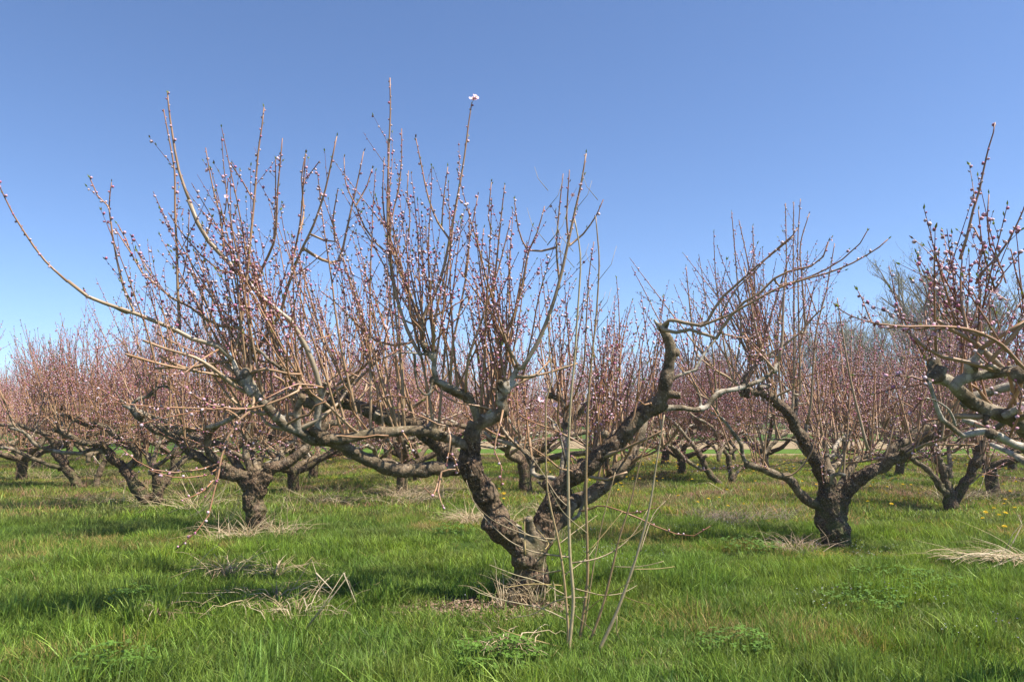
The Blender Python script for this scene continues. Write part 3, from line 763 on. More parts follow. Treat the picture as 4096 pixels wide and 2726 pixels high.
    Q2 = r4([(430, 1325), (430, 1280), (415, 1240)], Yb + .2, Yb + .2, 14, 8)
    limb(Q, Q2, blobs=[(at('r4', 530, 1245, Yb + .3), .05), (at('r4', 850, 1110, Yb + .5), .045)], voxel=.007)
    Q3 = r4([(200, 1210), (260, 1170), (330, 1130), (400, 1108), (430, 1060), (470, 990), (520, 930), (545, 880)], Yb + .1, Yb + .2, 14, 7)
    limb(Q3, blobs=[(at('r4', 405, 1105, Yb + .2), .03)], voxel=.006)

    # ---- the shoots that can be told apart
    c = Crown(11, 4, .043, 1.08); c.anchors = [crom(p_, r_, .04)[0] for p_, r_ in (A, A2, A3, B, Cc, C2, D, D4, E, E2, E3, E4, G0, G1, G1b, G2, H, Rr, Rt, S, V1, X1, X2, X5, Q, Q3)]
    t = c.traced
    r6 = lambda *a: tr('r6', *a); r7 = lambda *a: tr('r7', *a)
    # long whip to the left edge
    t(*tr('f', [(930, 1440), (875, 1385), (770, 1355), (700, 1318), (560, 1260), (480, 1233), (350, 1185), (270, 1122)], Yb - 1.05, Yb - 1.5, 11, 7), f0=.2, latstep=.3)
    t(*r6([(353, 1080), (280, 1015), (235, 970), (180, 900), (120, 810), (70, 730), (20, 630), (2, 590), (-6, 560)], Yb - 1.5, Yb - 1.75, 7, 3), f0=0, laterals=False)
    # arch to the very tall one
    t(*tr('f', [(1282, 1560), (1265, 1490), (1225, 1390), (1160, 1280), (1100, 1233), (1050, 1190), (975, 1110), (900, 1035), (835, 965), (790, 890), (755, 800)], Yb - .75, Yb - 1.1, 12, 9), f0=.25, latstep=.35)
    t(*r6([(990, 655), (965, 590), (935, 500), (915, 400), (900, 300), (888, 220), (880, 150), (876, 95)], Yb - 1.1, Yb - 1.15, 9, 3.5), f0=0, laterals=False)
    for pts, r0 in (([(938, 1330), (930, 1150), (925, 950), (915, 700), (912, 500), (885, 340), (868, 250), (855, 180)], 9),
                    ([(1215, 1500), (1240, 1400), (1270, 1230), (1290, 1050), (1310, 850), (1330, 640), (1350, 400), (1370, 260), (1380, 170)], 10),
                    ([(1340, 1440), (1400, 1350), (1470, 1230), (1500, 1120), (1560, 950), (1640, 780), (1700, 600), (1735, 440), (1760, 320)], 10),
                    ([(1330, 1120), (1370, 1010), (1430, 880), (1445, 760), (1450, 620), (1465, 450), (1476, 330)], 8),
                    ([(1430, 860), (1440, 640), (1440, 440)], 4), ([(1530, 960), (1565, 800), (1582, 620), (1597, 410)], 6), ([(1600, 540), (1640, 490), (1670, 450)], 3),
                    ([(1170, 900), (1150, 730), (1120, 620), (1095, 500), (1075, 380)], 6), ([(1320, 650), (1270, 560), (1230, 500), (1190, 440)], 4), ([(1160, 800), (1180, 690), (1190, 560), (1197, 545)], 4),
                    ([(700, 1235), (650, 1120), (610, 960), (590, 850), (570, 700), (560, 680), (510, 630), (470, 540)], 7), ([(570, 690), (575, 620), (583, 560)], 4),
                    ([(1150, 1310), (1070, 1270), (1000, 1215), (900, 1165), (820, 1100), (740, 1030), (690, 940), (600, 800)], 8), ([(690, 945), (660, 860), (615, 780)], 4), ([(830, 1105), (770, 1020), (710, 910)], 4),
                    ([(1150, 1020), (1050, 940), (970, 850), (880, 720)], 5), ([(950, 1080), (975, 950), (985, 800), (990, 720)], 4), ([(1100, 780), (1110, 745)], 4),
                    ([(1750, 870), (1740, 760), (1765, 600)], 5), ([(1110, 1150), (1050, 1010), (1015, 925)], 4), ([(960, 700), (945, 740)], 2)):
        t(*r6(pts, Yb - 1.0 + (.3 if pts[0][0] > 1250 else 0), Yb - 1.05, r0, max(2.6, r0 * .33)), f0=.15, latstep=.30 if len(pts) > 5 else .5)
    for pts, r0 in (([(620, 1450), (560, 1330), (510, 1180), (485, 1050), (465, 930), (458, 750), (460, 560), (466, 350), (472, 200), (470, 15)], 11),
                    ([(640, 1300), (620, 1260), (560, 1110), (500, 960), (470, 840), (490, 700), (515, 600), (530, 450), (531, 280)], 8),
                    ([(640, 1270), (730, 1080), (770, 920), (800, 760), (830, 600), (860, 420), (880, 260), (897, 150)], 11),
                    ([(775, 850), (720, 770), (670, 640), (640, 500), (605, 330)], 6), ([(740, 800), (750, 650), (772, 480)], 5),
                    ([(1010, 1200), (1030, 950), (1050, 750), (1070, 575)], 7), ([(1160, 1530), (1240, 1400), (1310, 1230), (1360, 1060), (1400, 880), (1430, 740), (1470, 560), (1495, 410)], 13),
                    ([(1410, 890), (1480, 830), (1550, 730), (1585, 650)], 6), ([(1355, 1070), (1340, 900), (1355, 700), (1375, 515)], 7), ([(1403, 865), (1393, 750), (1398, 640), (1408, 495)], 6),
                    ([(1190, 915), (1140, 800), (1121, 650)], 5), ([(1060, 1390), (1120, 1250), (1160, 1100), (1195, 920), (1240, 820), (1278, 685)], 9),
                    ([(470, 945), (400, 880), (340, 800), (290, 680), (240, 570), (230, 430)], 6), ([(200, 970), (240, 830), (270, 690), (300, 560), (333, 400)], 7), ([(300, 670), (350, 580), (377, 490)], 5),
                    ([(445, 770), (432, 640), (439, 440)], 5), ([(560, 880), (575, 750), (560, 600), (567, 500)], 4), ([(20, 700), (8, 540), (30, 410)], 5),
                    ([(1130, 1500), (1080, 1400), (1000, 1250), (930, 1150), (880, 1080), (820, 1010)], 9), ([(570, 1400), (480, 1410), (400, 1390), (330, 1330), (200, 1200), (110, 1130)], 7),
                    ([(1000, 830), (985, 740), (1000, 560)], 3), ([(880, 900), (900, 780), (930, 630)], 4), ([(950, 950), (960, 800)], 3),
                    ([(1480, 1540), (1490, 1400), (1510, 1050), (1536, 870)], 5), ([(650, 1280), (740, 1240), (860, 1170)], 6), ([(640, 1460), (760, 1330), (850, 1240), (900, 1150)], 5),
                    ([(690, 1400), (720, 1200), (780, 950), (800, 800)], 9), ([(800, 1400), (850, 1150), (880, 950), (885, 700)], 7), ([(880, 1480), (960, 1250), (1040, 1000), (1100, 760)], 8)):
        t(*r7(pts, Yb - .45 + (.1 if pts[0][0] > 1000 else 0), Yb - .5, r0, max(2.6, r0 * .3)), f0=.15, latstep=.28 if len(pts) > 5 else .45)
    c.fl.append((at('r7', 905, 135, Yb - .5), np.array([.1, -.6, .7]), .040)); c.fl.append((at('r7', 915, 120, Yb - .5), np.array([.5, -.6, .5]), .03))
    for x, y, sz in ((815, 215, .03), (940, 268, .022), (845, 130, .018)): c.fl.append((at('r10', x, y, Yb - .3), np.array([.2, -.9, .3]), sz))
    for x, y in ((910, 290), (1645, 345)): c.fl.append((at('r1', x, y, Yb - 1.1), np.array([-.2, -.7, .5]), .022))
    # top right silver sprays
    for reg, pts, Y0, Y1, a, bb in (('r4', [(225, 850), (250, 828), (285, 828), (340, 842), (420, 856), (470, 832), (510, 760), (560, 690), (640, 620), (750, 520), (850, 440), (960, 350)], Yb - .15, Yb - .6, 11, 4),
                                    ('r4', [(215, 880), (290, 897), (370, 880), (440, 902), (525, 930), (550, 875), (610, 795), (680, 722), (760, 680), (850, 590), (930, 550), (1060, 520), (1130, 465), (1160, 380)], Yb - .15, Yb - .7, 12, 4),
                                    ('r4', [(430, 862), (520, 825), (590, 800), (640, 770), (740, 715), (850, 655), (1000, 600), (1150, 560), (1300, 500), (1450, 410), (1500, 365)], Yb - .4, Yb - .9, 8, 3.5),
                                    ('r4', [(880, 630), (1000, 600), (1150, 535), (1240, 480), (1340, 390), (1380, 320)], Yb - .5, Yb - .9, 6, 3),
                                    ('r4', [(550, 790), (640, 640), (730, 560), (830, 450), (960, 340), (985, 300)], Yb - .5, Yb - .6, 5, 3),
                                    ('r4', [(850, 1110), (800, 1050), (730, 980), (680, 900)], Yb + .4, Yb + .5, 8, 4), ('r4', [(840, 1120), (780, 980), (735, 830), (700, 620), (680, 530)], Yb + .5, Yb + .5, 9, 4),
                                    ('r4', [(875, 1060), (895, 950), (900, 820), (905, 700), (915, 560)], Yb + .5, Yb + .5, 10, 4), ('r4', [(545, 900), (620, 920), (700, 935), (760, 990), (820, 1060)], Yb - .4, Yb + .3, 5, 3),
                                    ('r3', [(920, 605), (960, 588), (1010, 590), (1060, 605), (1120, 628), (1180, 625), (1230, 610), (1285, 598)], Yb - .3, Yb - .8, 5, 2.5),
                                    ('r3', [(1120, 628), (1200, 660), (1280, 700), (1400, 745), (1500, 755), (1590, 700)], Yb - .5, Yb - .8, 5, 2.5)):
        t(*tr(reg, pts, Y0, Y1, a, bb), f0=.25, latstep=.5, dens=.8, laterals=reg == 'r4')
    # drooping whips at the left
    for pts, a in (([(1440, 760), (1370, 820), (1300, 920), (1262, 1040), (1245, 1140), (1215, 1260), (1190, 1370), (1120, 1460), (1020, 1550)], 8), ([(1258, 1070), (1150, 1105), (1000, 1125), (880, 1110), (780, 1060), (690, 985)], 5),
                   ([(1258, 1090), (1180, 1140), (1060, 1155), (980, 1150), (850, 1110)], 4), ([(1230, 1150), (1160, 1230), (1100, 1260), (1030, 1285)], 5), ([(1700, 660), (1620, 700), (1500, 745), (1350, 765), (1200, 740), (1050, 640), (960, 560)], 8),
                   ([(1840, 640), (1700, 620), (1560, 680), (1440, 740)], 6), ([(1300, 770), (1150, 760), (900, 750), (700, 730), (620, 680), (500, 600)], 6), ([(1460, 760), (1250, 760), (1000, 800), (760, 860)], 4),
                   ([(1250, 420), (1150, 480), (1050, 560), (950, 570), (830, 540)], 6)):
        t(*r1(pts, Yb - 1.1, Yb - 1.5, a, 2.8), f0=.15, latstep=.45, laterals=a > 7)
    for pts in ([(1040, 1110), (1020, 1040), (990, 1010), (975, 1090)], [(950, 1120), (930, 1230), (965, 1340)], [(940, 1140), (900, 1260), (850, 1210)], [(985, 860), (930, 850), (850, 810), (770, 780), (700, 760)], [(730, 900), (770, 960), (790, 1040)], [(490, 740), (570, 720), (640, 690), (700, 690), (830, 710)],
                [(1290, 820), (1250, 1000), (1290, 1090), (1290, 1200)]):
        t(*r2(pts, Yb - .5, Yb - .7, 6, 2.5), f0=.2, laterals=False)
    # the mass of whips between them
    limbs_out = [A2, A, G1, B, Cc, C2, D4, D, E, E3, V1, X1, X2, S, Rr]
    At = (A[0][7:], A[1][7:])
    br = c.branchlets([A2, At, G1, G1b, G2], 20, L=(.4, 1.0)) + c.branchlets([Cc, C2, B], 20, f0=.3, L=(.4, 1.0)) + c.branchlets([E, E3, E4, D, D4], 11, f0=.4) + c.branchlets([V1, X1, X2, S, Rr], 22, f0=.3, L=(.4, 1.0))
    spawn(c, br, 50, .1, (.4, 1.6), .2, MAIN, zmax=3.2, latstep=.3)
    spawn(c, [A2, G1, G1b], 16, .3, (.9, 1.9), .24, MAIN, zmax=3.6, latstep=.3)
    spawn(c, [At, Cc, C2, H, B], 52, .2, (1.2, 2.4), .15, MAIN, zmax=3.95, latstep=.34)
    spawn(c, [E, E3, D4, D], 38, .25, (1.0, 2.0), .2, MAIN, zmax=3.75, latstep=.3)
    spawn(c, [V1, X1, X2, D, S, X5], 62, .25, (.8, 1.9), .18, MAIN, zmax=3.15, latstep=.3)
    spawn(c, [Q, Rr, Q3], 30, .35, (.4, 1.4), .22, MAIN, zmax=2.75, latstep=.3)
    c.finish(root, b, 100)
main_tree()

def scaffolds(rng, b, azs, z0=.45, L=(1.7, 2.3), r0=.07, el=(.55, .85)):
    """procedural scaffold limbs of an open-centre tree, with kinks and forks"""
    out = []; subs = []
    for az in azs:
        e = rng.uniform(*el); d = np.array([math.cos(az) * math.cos(e), math.sin(az) * math.cos(e), math.sin(e)])
        p = np.array(b, float) + np.array([0, 0, z0]); Ln = rng.uniform(*L); n = 7; pts = [p - np.array([0, 0, .12]), p.copy()]; r = [r0 * 1.15, r0]
        for i in range(n):
            d = d + np.array([rng.gauss(0, .2), rng.gauss(0, .2), rng.gauss(-.02, .2)]); d /= np.linalg.norm(d)
            if d[2] < .12: d[2] = .15
            p = p + d * Ln / n; pts.append(p.copy()); r.append(r0 * (1 - .55 * (i + 1) / n))
            if i >= 2 and rng.random() < .75:
                a = az + rng.choice((-1, 1)) * rng.uniform(.5, 1.2); e2 = rng.uniform(-.05, .8); dd = np.array([math.cos(a) * math.cos(e2), math.sin(a) * math.cos(e2), math.sin(e2)])
                q = p.copy(); sp = [q.copy()]; sr = [r[-1] * .7]; l2 = rng.uniform(.4, 1.0)
                for k in range(4):
                    dd = dd + np.array([rng.gauss(0, .28), rng.gauss(0, .28), rng.gauss(.05, .22)]); dd /= np.linalg.norm(dd); q = q + dd * l2 / 4; sp.append(q.copy()); sr.append(r[-1] * (.7 - .11 * (k + 1)))
                subs.append((np.array(sp), np.array(sr)))
        out.append((np.array(pts), np.array(r)))
    return out, subs

def left_tree():
    root, b = near_tree("dark-trunked peach tree with dry straw at its foot, left of the front tree", (592, 1235))
    Y = b[1]; r1 = lambda *a: tr('r1', *a); at = lambda reg, x, y, Yy: tr(reg, [(x, y), (x + 1, y)], Yy, Yy, 1, 1)[0][0]
    trunk = [r1([(1470, 1480), (1462, 1400), (1455, 1300), (1450, 1210), (1440, 1170)], Y, Y, 54, 62), r1([(1460, 1230), (1490, 1180), (1530, 1130)], Y, Y, 50, 42), r1([(1440, 1220), (1400, 1170), (1350, 1120)], Y, Y, 48, 36)]
    wood("trunk", trunk, b, root, voxel=.013, rough=1.3, seed=40, blobs=[(at('r1', 1440, 1130, Y), .10)])
    Ls = []
    def limb(*tb, blobs=()):
        Ls.extend(tb); wood("limb", list(tb), b, root, blobs, .011, 1.1, seed=50 + len(Ls), sides=10)
    limb(r1([(1440, 1160), (1370, 1140), (1270, 1130), (1150, 1050), (1050, 980), (980, 910), (900, 890), (830, 840), (775, 790), (750, 760)], Y, Y - .4, 38, 22), r1([(780, 790), (750, 740), (800, 700), (850, 690), (900, 640), (960, 640), (1000, 700), (1020, 750)], Y - .4, Y - .3, 14, 9), blobs=[(at('r1', 800, 800, Y - .4), .07)])
    limb(r1([(1400, 1160), (1330, 1120), (1260, 1070), (1200, 1010), (1185, 930), (1230, 860), (1290, 830)], Y, Y - .3, 34, 20), r1([(1190, 940), (1170, 860), (1150, 780), (1180, 700)], Y - .2, Y - .2, 20, 12))
    limb(r1([(980, 920), (1050, 885), (1150, 870), (1250, 850), (1340, 800), (1400, 760)], Y - .2, Y - .5, 22, 14), blobs=[(at('r1', 900, 890, Y - .3), .06)])
    limb(r1([(1490, 1170), (1560, 1100), (1650, 1060), (1740, 985), (1800, 920), (1860, 860), (1960, 830)], Y, Y + .4, 42, 24), blobs=[(at('r1', 1530, 1100, Y), .09)])
    limb(r1([(1430, 1130), (1410, 1050), (1400, 950), (1420, 880), (1450, 820)], Y + .05, Y + .2, 28, 16))
    limb(r1([(1460, 1120), (1500, 1000), (1540, 920), (1620, 860), (1690, 780)], Y + .1, Y + .9, 26, 14))
    limb(r1([(1380, 1120), (1290, 1000), (1230, 960), (1100, 930), (1000, 860), (850, 800), (700, 740)], Y + .1, Y + .9, 28, 13))
    limb(r1([(1400, 600), (1420, 680), (1470, 700), (1500, 740)], Y - .6, Y - .3, 16, 12))
    rng = random.Random(9); sc, sb = scaffolds(rng, b, (1.2, 2.4), .75, (1.3, 1.7), .055)
    wood("limb", sc + sb, b, root, (), .014, 1.0, seed=77, sides=8)
    c = Crown(21, 4, .040, 1.0)
    br = c.branchlets(Ls + sc + sb, 34)
    spawn(c, br, 105, .1, (.8, 2.2), .16, b, zmax=4.3, latstep=.28)
    spawn(c, Ls[:3] + Ls[3:4], 30, .3, (1.0, 2.0), .22, b, zmax=4.2, latstep=.28)
    spawn(c, Ls[4:8] + sc + sb, 50, .4, (1.0, 2.2), .2, b, zmax=4.3, latstep=.28)
    spawn(c, [Ls[5]], 12, .5, (1.0, 2.0), .2, b, zmax=4.2)
    spawn(c, Ls, 24, .2, (.25, .7), .9, b); c.droop(Ls + br, 60)
    c.finish(root, b)
left_tree()

def right_tree():
    root, b = near_tree("stout peach tree right of the front tree, its dark trunk mossy at the foot", (1920, 1246))
    Y = b[1]; r5 = lambda *a: tr('r5', *a); r4 = lambda *a: tr('r4', *a); at = lambda reg, x, y, Yy: tr(reg, [(x, y), (x + 1, y)], Yy, Yy, 1, 1)[0][0]
    trunk = [r5([(1085, 1160), (1080, 1070), (1060, 980), (1050, 900), (1045, 820)], Y, Y, 92, 88), r5([(1090, 1030), (1110, 940), (1120, 860), (1140, 790)], Y, Y, 60, 52), r5([(1040, 880), (1030, 780), (1020, 700)], Y, Y, 60, 58)]
    wood("trunk", trunk, b, root, voxel=.013, rough=1.3, seed=60, blobs=[(at('r5', 1130, 1040, Y), .12)])
    Ls = []
    def limb(*tb, blobs=()):
        Ls.extend(tb); wood("limb", list(tb), b, root, blobs, .012, 1.15, seed=80 + len(Ls), sides=10)
    limb(r5([(1030, 760), (1000, 680), (960, 600), (915, 520), (880, 450), (830, 370), (790, 290), (740, 230), (680, 180), (620, 130), (540, 110), (470, 112)], Y, Y - .2, 56, 34), blobs=[(at('r5', 490, 115, Y - .2), .09)])
    limb(r4([(680, 1260), (660, 1220), (690, 1150), (740, 1080), (780, 1040), (850, 1030)], Y - .2, Y - .15, 26, 14), r4([(760, 1210), (820, 1200), (855, 1190)], Y - .2, Y - .15, 22, 14))
    limb(r5([(990, 900), (930, 860), (860, 810), (800, 740), (760, 690), (700, 680), (640, 650), (560, 620), (480, 600)], Y, Y - .2, 40, 30), r5([(490, 605), (462, 560), (440, 460), (400, 400), (330, 300), (240, 250)], Y - .2, Y - .3, 20, 12), blobs=[(at('r5', 760, 690, Y - .1), .08)])
    limb(r5([(1120, 850), (1180, 760), (1240, 700), (1320, 650), (1420, 600), (1500, 560), (1580, 510), (1680, 440), (1760, 380), (1850, 300), (1900, 240)], Y, Y - .5, 60, 30))
    limb(r5([(1400, 600), (1480, 490), (1560, 440), (1640, 380), (1740, 340), (1900, 330)], Y - .1, Y + .2, 44, 26))
    limb(r5([(1100, 800), (1150, 690), (1210, 590), (1290, 540), (1340, 500), (1300, 440)], Y + .1, Y + .6, 38, 20))
    limb(r5([(1050, 740), (1030, 600), (1015, 500), (1010, 420), (990, 400)], Y + .1, Y + .3, 34, 18), r5([(880, 460), (880, 400), (890, 330)], Y, Y, 26, 14), r5([(1060, 560), (1100, 450), (1180, 400), (1240, 420)], Y + .2, Y + .8, 20, 12))
    limb(r5([(1060, 730), (1060, 680), (1110, 665), (1150, 670)], Y - .1, Y - .25, 22, 14))
    rng = random.Random(19); sc, sb = scaffolds(rng, b, (.9, 2.2), .9, (1.3, 1.7), .055)
    wood("limb", sc + sb, b, root, (), .014, 1.0, seed=97, sides=8)
    c = Crown(31, 4, .040, 1.0)
    br = c.branchlets(Ls + sc + sb, 40, L=(.4, 1.1), f0=.45)
    spawn(c, br, 120, .1, (.8, 2.2), .2, b, zmax=4.0, latstep=.28, fan=.3); c.anchors = [crom(p_, r_, .05)[0] for p_, r_ in Ls + sc + br]
    spawn(c, Ls[1:3], 24, .5, (1.0, 2.2), .2, b, zmax=4.0, latstep=.28)
    spawn(c, Ls[3:8], 26, .55, (.8, 2.0), .24, b, zmax=3.7, latstep=.28)
    spawn(c, Ls[8:] + sc + sb, 56, .45, (1.0, 2.2), .22, b, fan=.28, zmax=4.0, latstep=.28)
    spawn(c, Ls, 22, .2, (.25, .7), .9, b); c.droop(Ls[2:] + br, 45)
    for pts, a in (([(600, 1568), (540, 1400), (480, 1300)], 5), ([(1385, 1568), (1350, 1430), (1300, 1230), (1270, 1080), (1240, 900), (1210, 700)], 9)):
        c.traced(*r4(pts, Y - 2.2, Y - 2.2, a, 3), f0=.6, laterals=False)
    for pts in ([(900, 1300), (880, 1150), (870, 900), (900, 700), (920, 560), (915, 160)], [(960, 1250), (965, 900), (960, 500), (962, 155)], [(1000, 1250), (990, 800), (985, 400), (1000, 135)], [(620, 1150), (660, 900), (640, 600), (608, 210)], [(700, 1100), (735, 800), (700, 500), (650, 260)], [(1030, 900), (1010, 600), (1000, 400), (1050, 220)], [(720, 1000), (740, 700), (728, 290)], [(1060, 1300), (1090, 900), (1150, 650), (1195, 390)], [(400, 1000), (370, 750), (348, 520)]):
        c.traced(*r4(pts, Y - .1, Y - .2, 7, 2.4), f0=.25, latstep=.2)
    c.finish(root, b)
right_tree()

def edge_tree():
    """tree whose trunk stands just beyond the right edge; its limbs reach in"""
    b = np.array([3.75, 4.55, 0.0]); b[2] = zg(b[0], b[1])
    root = empty("peach_tree", b); tag(root, "close peach tree cut off by the edge, thick dark limbs and large buds", "peach tree", "peach trees of the orchard")
    Y = 4.6; r4 = lambda *a: tr('r4', *a); r9 = lambda *a: tr('r9', *a); at = lambda reg, x, y, Yy: tr(reg, [(x, y), (x + 1, y)], Yy, Yy, 1, 1)[0][0]
    J = P(4500, 2000, 4.6)
    wood("trunk", [(np.array([b + [0, 0, -.1], b + [.02, 0, .3], b + [-.02, 0, .55], J + [.0, 0, -.05], J]), np.array([.16, .15, .14, .13, .11]))], b, root, voxel=.013, rough=1.2, seed=5)
    Ls = []
    def limb(*tb, blobs=(), voxel=.009, rough=1.0):
        Ls.extend(tb); wood("limb", list(tb), b, root, blobs, voxel, rough, seed=120 + len(Ls))
    Bp, Br = r9([(1500, 1380), (1300, 1290), (1180, 1210), (1060, 1150), (960, 1110), (860, 1060), (780, 990), (720, 930), (670, 905), (620, 890), (590, 880)], 4.2, 3.9, 82, 48)
    limb((np.vstack([J, Bp]), np.append(.1, Br)), r9([(600, 900), (590, 840), (575, 790), (590, 745)], 3.9, 3.9, 44, 22), r9([(620, 840), (650, 820), (680, 830)], 3.88, 3.85, 26, 20), blobs=[(at('r9', 600, 870, 3.88), .058), (at('r9', 585, 790, 3.9), .045), (at('r9', 570, 890, 3.85), .04)])
    limb(r9([(700, 960), (760, 905), (860, 880), (960, 865), (1060, 850), (1130, 840), (1213, 830), (1350, 830)], 3.9, 3.8, 50, 42), r9([(820, 880), (820, 820), (870, 760), (900, 720), (915, 685)], 3.88, 3.8, 34, 26), r9([(1040, 840), (1000, 810), (930, 790), (900, 755)], 3.8, 3.75, 24, 13), blobs=[(at('r9', 1190, 870, 3.75), .055), (at('r9', 850, 800, 3.85), .045)])
    limb(r9([(1400, 1330), (1213, 1370), (1100, 1330), (1030, 1290), (940, 1260), (860, 1270), (790, 1290), (740, 1260), (690, 1220), (640, 1180), (610, 1110), (585, 1030), (570, 980), (555, 930)], 3.9, 3.6, 40, 15), r9([(735, 1225), (720, 1170), (690, 1110), (640, 1070), (590, 1045), (520, 1025)], 3.6, 3.5, 14, 8), blobs=[(at('r9', 985, 1280, 3.65), .035), (at('r9', 550, 910, 3.62), .022)], voxel=.006, rough=.8)
    limb(r9([(1300, 1090), (1213, 1080), (1120, 1130), (1060, 1160)], 3.9, 4.0, 40, 34))
    limb(r9([(1400, 940), (1213, 930), (1000, 980), (860, 1020), (780, 1090)], 4.4, 4.6, 40, 40))
    limb(r9([(1213, 1190), (1100, 1180), (1000, 1250), (880, 1210), (780, 1180)], 4.5, 4.7, 30, 22))
    limb(r9([(1300, 1520), (1213, 1470), (1100, 1400), (980, 1350)], 3.9, 4.3, 30, 22))
    c = Crown(41, 6, .036, 1.0); t = c.traced; c.anchors = [crom(p_, r_, .04)[0] for p_, r_ in Ls]
    t(*r9([(1250, 480), (1200, 520), (1120, 610), (1040, 700), (970, 780)], 3.7, 3.8, 13, 16), f0=.9, laterals=False, dens=.1)
    t(*r9([(1260, 860), (1180, 790), (1110, 710), (1060, 660), (1000, 620), (930, 585), (860, 560), (810, 548), (740, 538), (640, 532), (520, 530), (400, 533), (300, 525), (180, 512), (80, 485), (0, 455), (-60, 420), (-80, 400)], 3.7, 3.3, 14, 4), f0=.35, laterals=False, dens=.6)
    for pts, a in (([(820, 555), (800, 480), (775, 350), (770, 200), (780, 90), (785, -20)], 13), ([(1030, 650), (980, 540), (970, 350), (1000, 250)], 9), ([(1040, 640), (960, 500), (880, 380), (800, 250), (720, 130), (690, 70)], 9),
                   ([(150, 500), (120, 430), (80, 330), (55, 285)], 6), ([(155, 500), (90, 470), (60, 420)], 3), ([(510, 905), (430, 880), (330, 875), (200, 880), (40, 870)], 7), ([(560, 920), (430, 945), (300, 965), (170, 1000)], 5),
                   ([(830, 550), (880, 430), (900, 300), (900, 180), (950, 60)], 7), ([(375, 530), (340, 420), (310, 300), (290, 180), (270, 110)], 6), ([(530, 530), (520, 400), (560, 270), (620, 130), (690, 0)], 8),
                   ([(1060, 650), (1100, 560), (1150, 420), (1213, 330)], 7), ([(960, 790), (860, 690), (760, 640)], 6), ([(520, 530), (545, 640), (570, 760)], 5), ([(870, 1200), (940, 1230), (1060, 1270)], 5),
                   ([(640, 535), (560, 600), (520, 720)], 4), ([(1200, 1000), (1160, 920), (1140, 850)], 7), ([(490, 1050), (440, 1120), (350, 1150)], 4), ([(530, 1190), (480, 1270), (440, 1400), (400, 1480)], 5), ([(560, 1200), (620, 1300), (560, 1420)], 4)):
        t(*r9(pts, 3.7, 3.75, a, 3), f0=.12, latstep=.3, laterals=a > 6)
    for pts, a in (([(1910, 480), (1950, 350), (1985, 200), (2020, 90), (2045, -30), (2060, -100), (2075, -160), (2100, -240), (2110, -300)], 9), ([(2000, 620), (2050, 540), (2120, 470), (2190, 370), (2240, 270), (2275, 190), (2310, 100)], 8), ([(1990, 300), (2040, 400), (2010, 560)], 5), ([(2110, 650), (2060, 500), (2030, 350), (2015, 200)], 5),
                   ([(2160, 560), (2080, 400), (2065, 250), (2075, 110)], 5), ([(2275, 700), (2230, 560), (2200, 420)], 6)):
        t(*r4(pts, 3.75, 3.7, a, 3.4), f0=.05, latstep=.35)
    for i in range(18):                                          # crowded short bud twigs
        p = at('r9', 620 + 600 * c.rng.random(), 120 + 520 * c.rng.random(), 3.7 + c.rng.random() * .6)
        c.whip(p, (c.rng.gauss(0, .5), c.rng.gauss(0, .4), .9), c.rng.uniform(.25, .6), .004, 1, dens=.8)
    spawn(c, Ls[:4], 7, .05, (.5, .9), .3, b, dens=1.1)
    br = c.branchlets([(q[0][:6], q[1][:6]) for q in Ls[:4]], 10, f0=.05, L=(.3, .6)); spawn(c, br, 16, .1, (.4, .9), .3, b, zmax=3.0)
    c.finish(root, b, 100)
edge_tree()

def traced_small(label, basev, trunks, limbs, seed, azs=(), n=70, zmax=4.0, r0=.055):
    root, b = near_tree(label, basev); Y = b[1]
    g = lambda s: tr(s[0], s[1], Y + s[2], Y + s[3], s[4], s[5])
    wood("trunk", [g(s) for s in trunks], b, root, voxel=.018, rough=1.2, seed=seed, sides=10)
    Ls = [g(s) for s in limbs]
    for k, L in enumerate(Ls): wood("limb", [L], b, root, (), .017, 1.2, seed=seed + k, sides=8)
    sc, sb = scaffolds(random.Random(seed), b, azs, .7, (1.2, 1.8), r0) if azs else ([], [])
    if sc: wood("limb", sc + sb, b, root, (), .018, 1.0, seed=seed + 31, sides=8)
    c = Crown(seed, 3, .05, 1.15, 1)
    br = c.branchlets(Ls + sc + sb, 26)
    spawn(c, Ls + sc + sb + br * 2, int(n * 2.1), .2, (.8, 2.0), .2, b, zmax=zmax, latstep=.16)
    spawn(c, Ls + sc + sb, 18, .2, (.25, .6), .9, b); c.droop(Ls + sc + sb + br, 60)
    c.finish(root, b)

traced_small("peach tree with two trunks, one black and leaning, the other brown and upright", (345, 1165),
    [('r12', [(1560, 1300), (1470, 1240), (1400, 1120), (1350, 1040), (1290, 960)], 0, 0, 68, 60), ('r12', [(1640, 1320), (1650, 1180), (1640, 1060), (1600, 950)], .1, .1, 66, 44), ('r12', [(1650, 1250), (1740, 1100), (1840, 960), (1950, 860), (2060, 790)], .1, .5, 46, 30)],
    [('r12', [(1300, 970), (1200, 880), (1130, 800), (1050, 720), (950, 720), (840, 690), (700, 620), (560, 560)], 0, -.6, 56, 34), ('r12', [(1320, 970), (1400, 900), (1430, 800), (1390, 730), (1280, 680), (1200, 640), (1130, 560), (1050, 520), (900, 510), (760, 450), (640, 400)], 0, -.4, 40, 34),
     ('r12', [(1180, 840), (1000, 770), (850, 810), (700, 810), (520, 780), (380, 730), (300, 640), (200, 570), (80, 540)], -.1, -.8, 28, 22), ('r12', [(1600, 950), (1560, 850), (1500, 780), (1520, 700)], .1, .5, 36, 20)], 201, (.3, 1.4, 2.4), 80, 4.3)
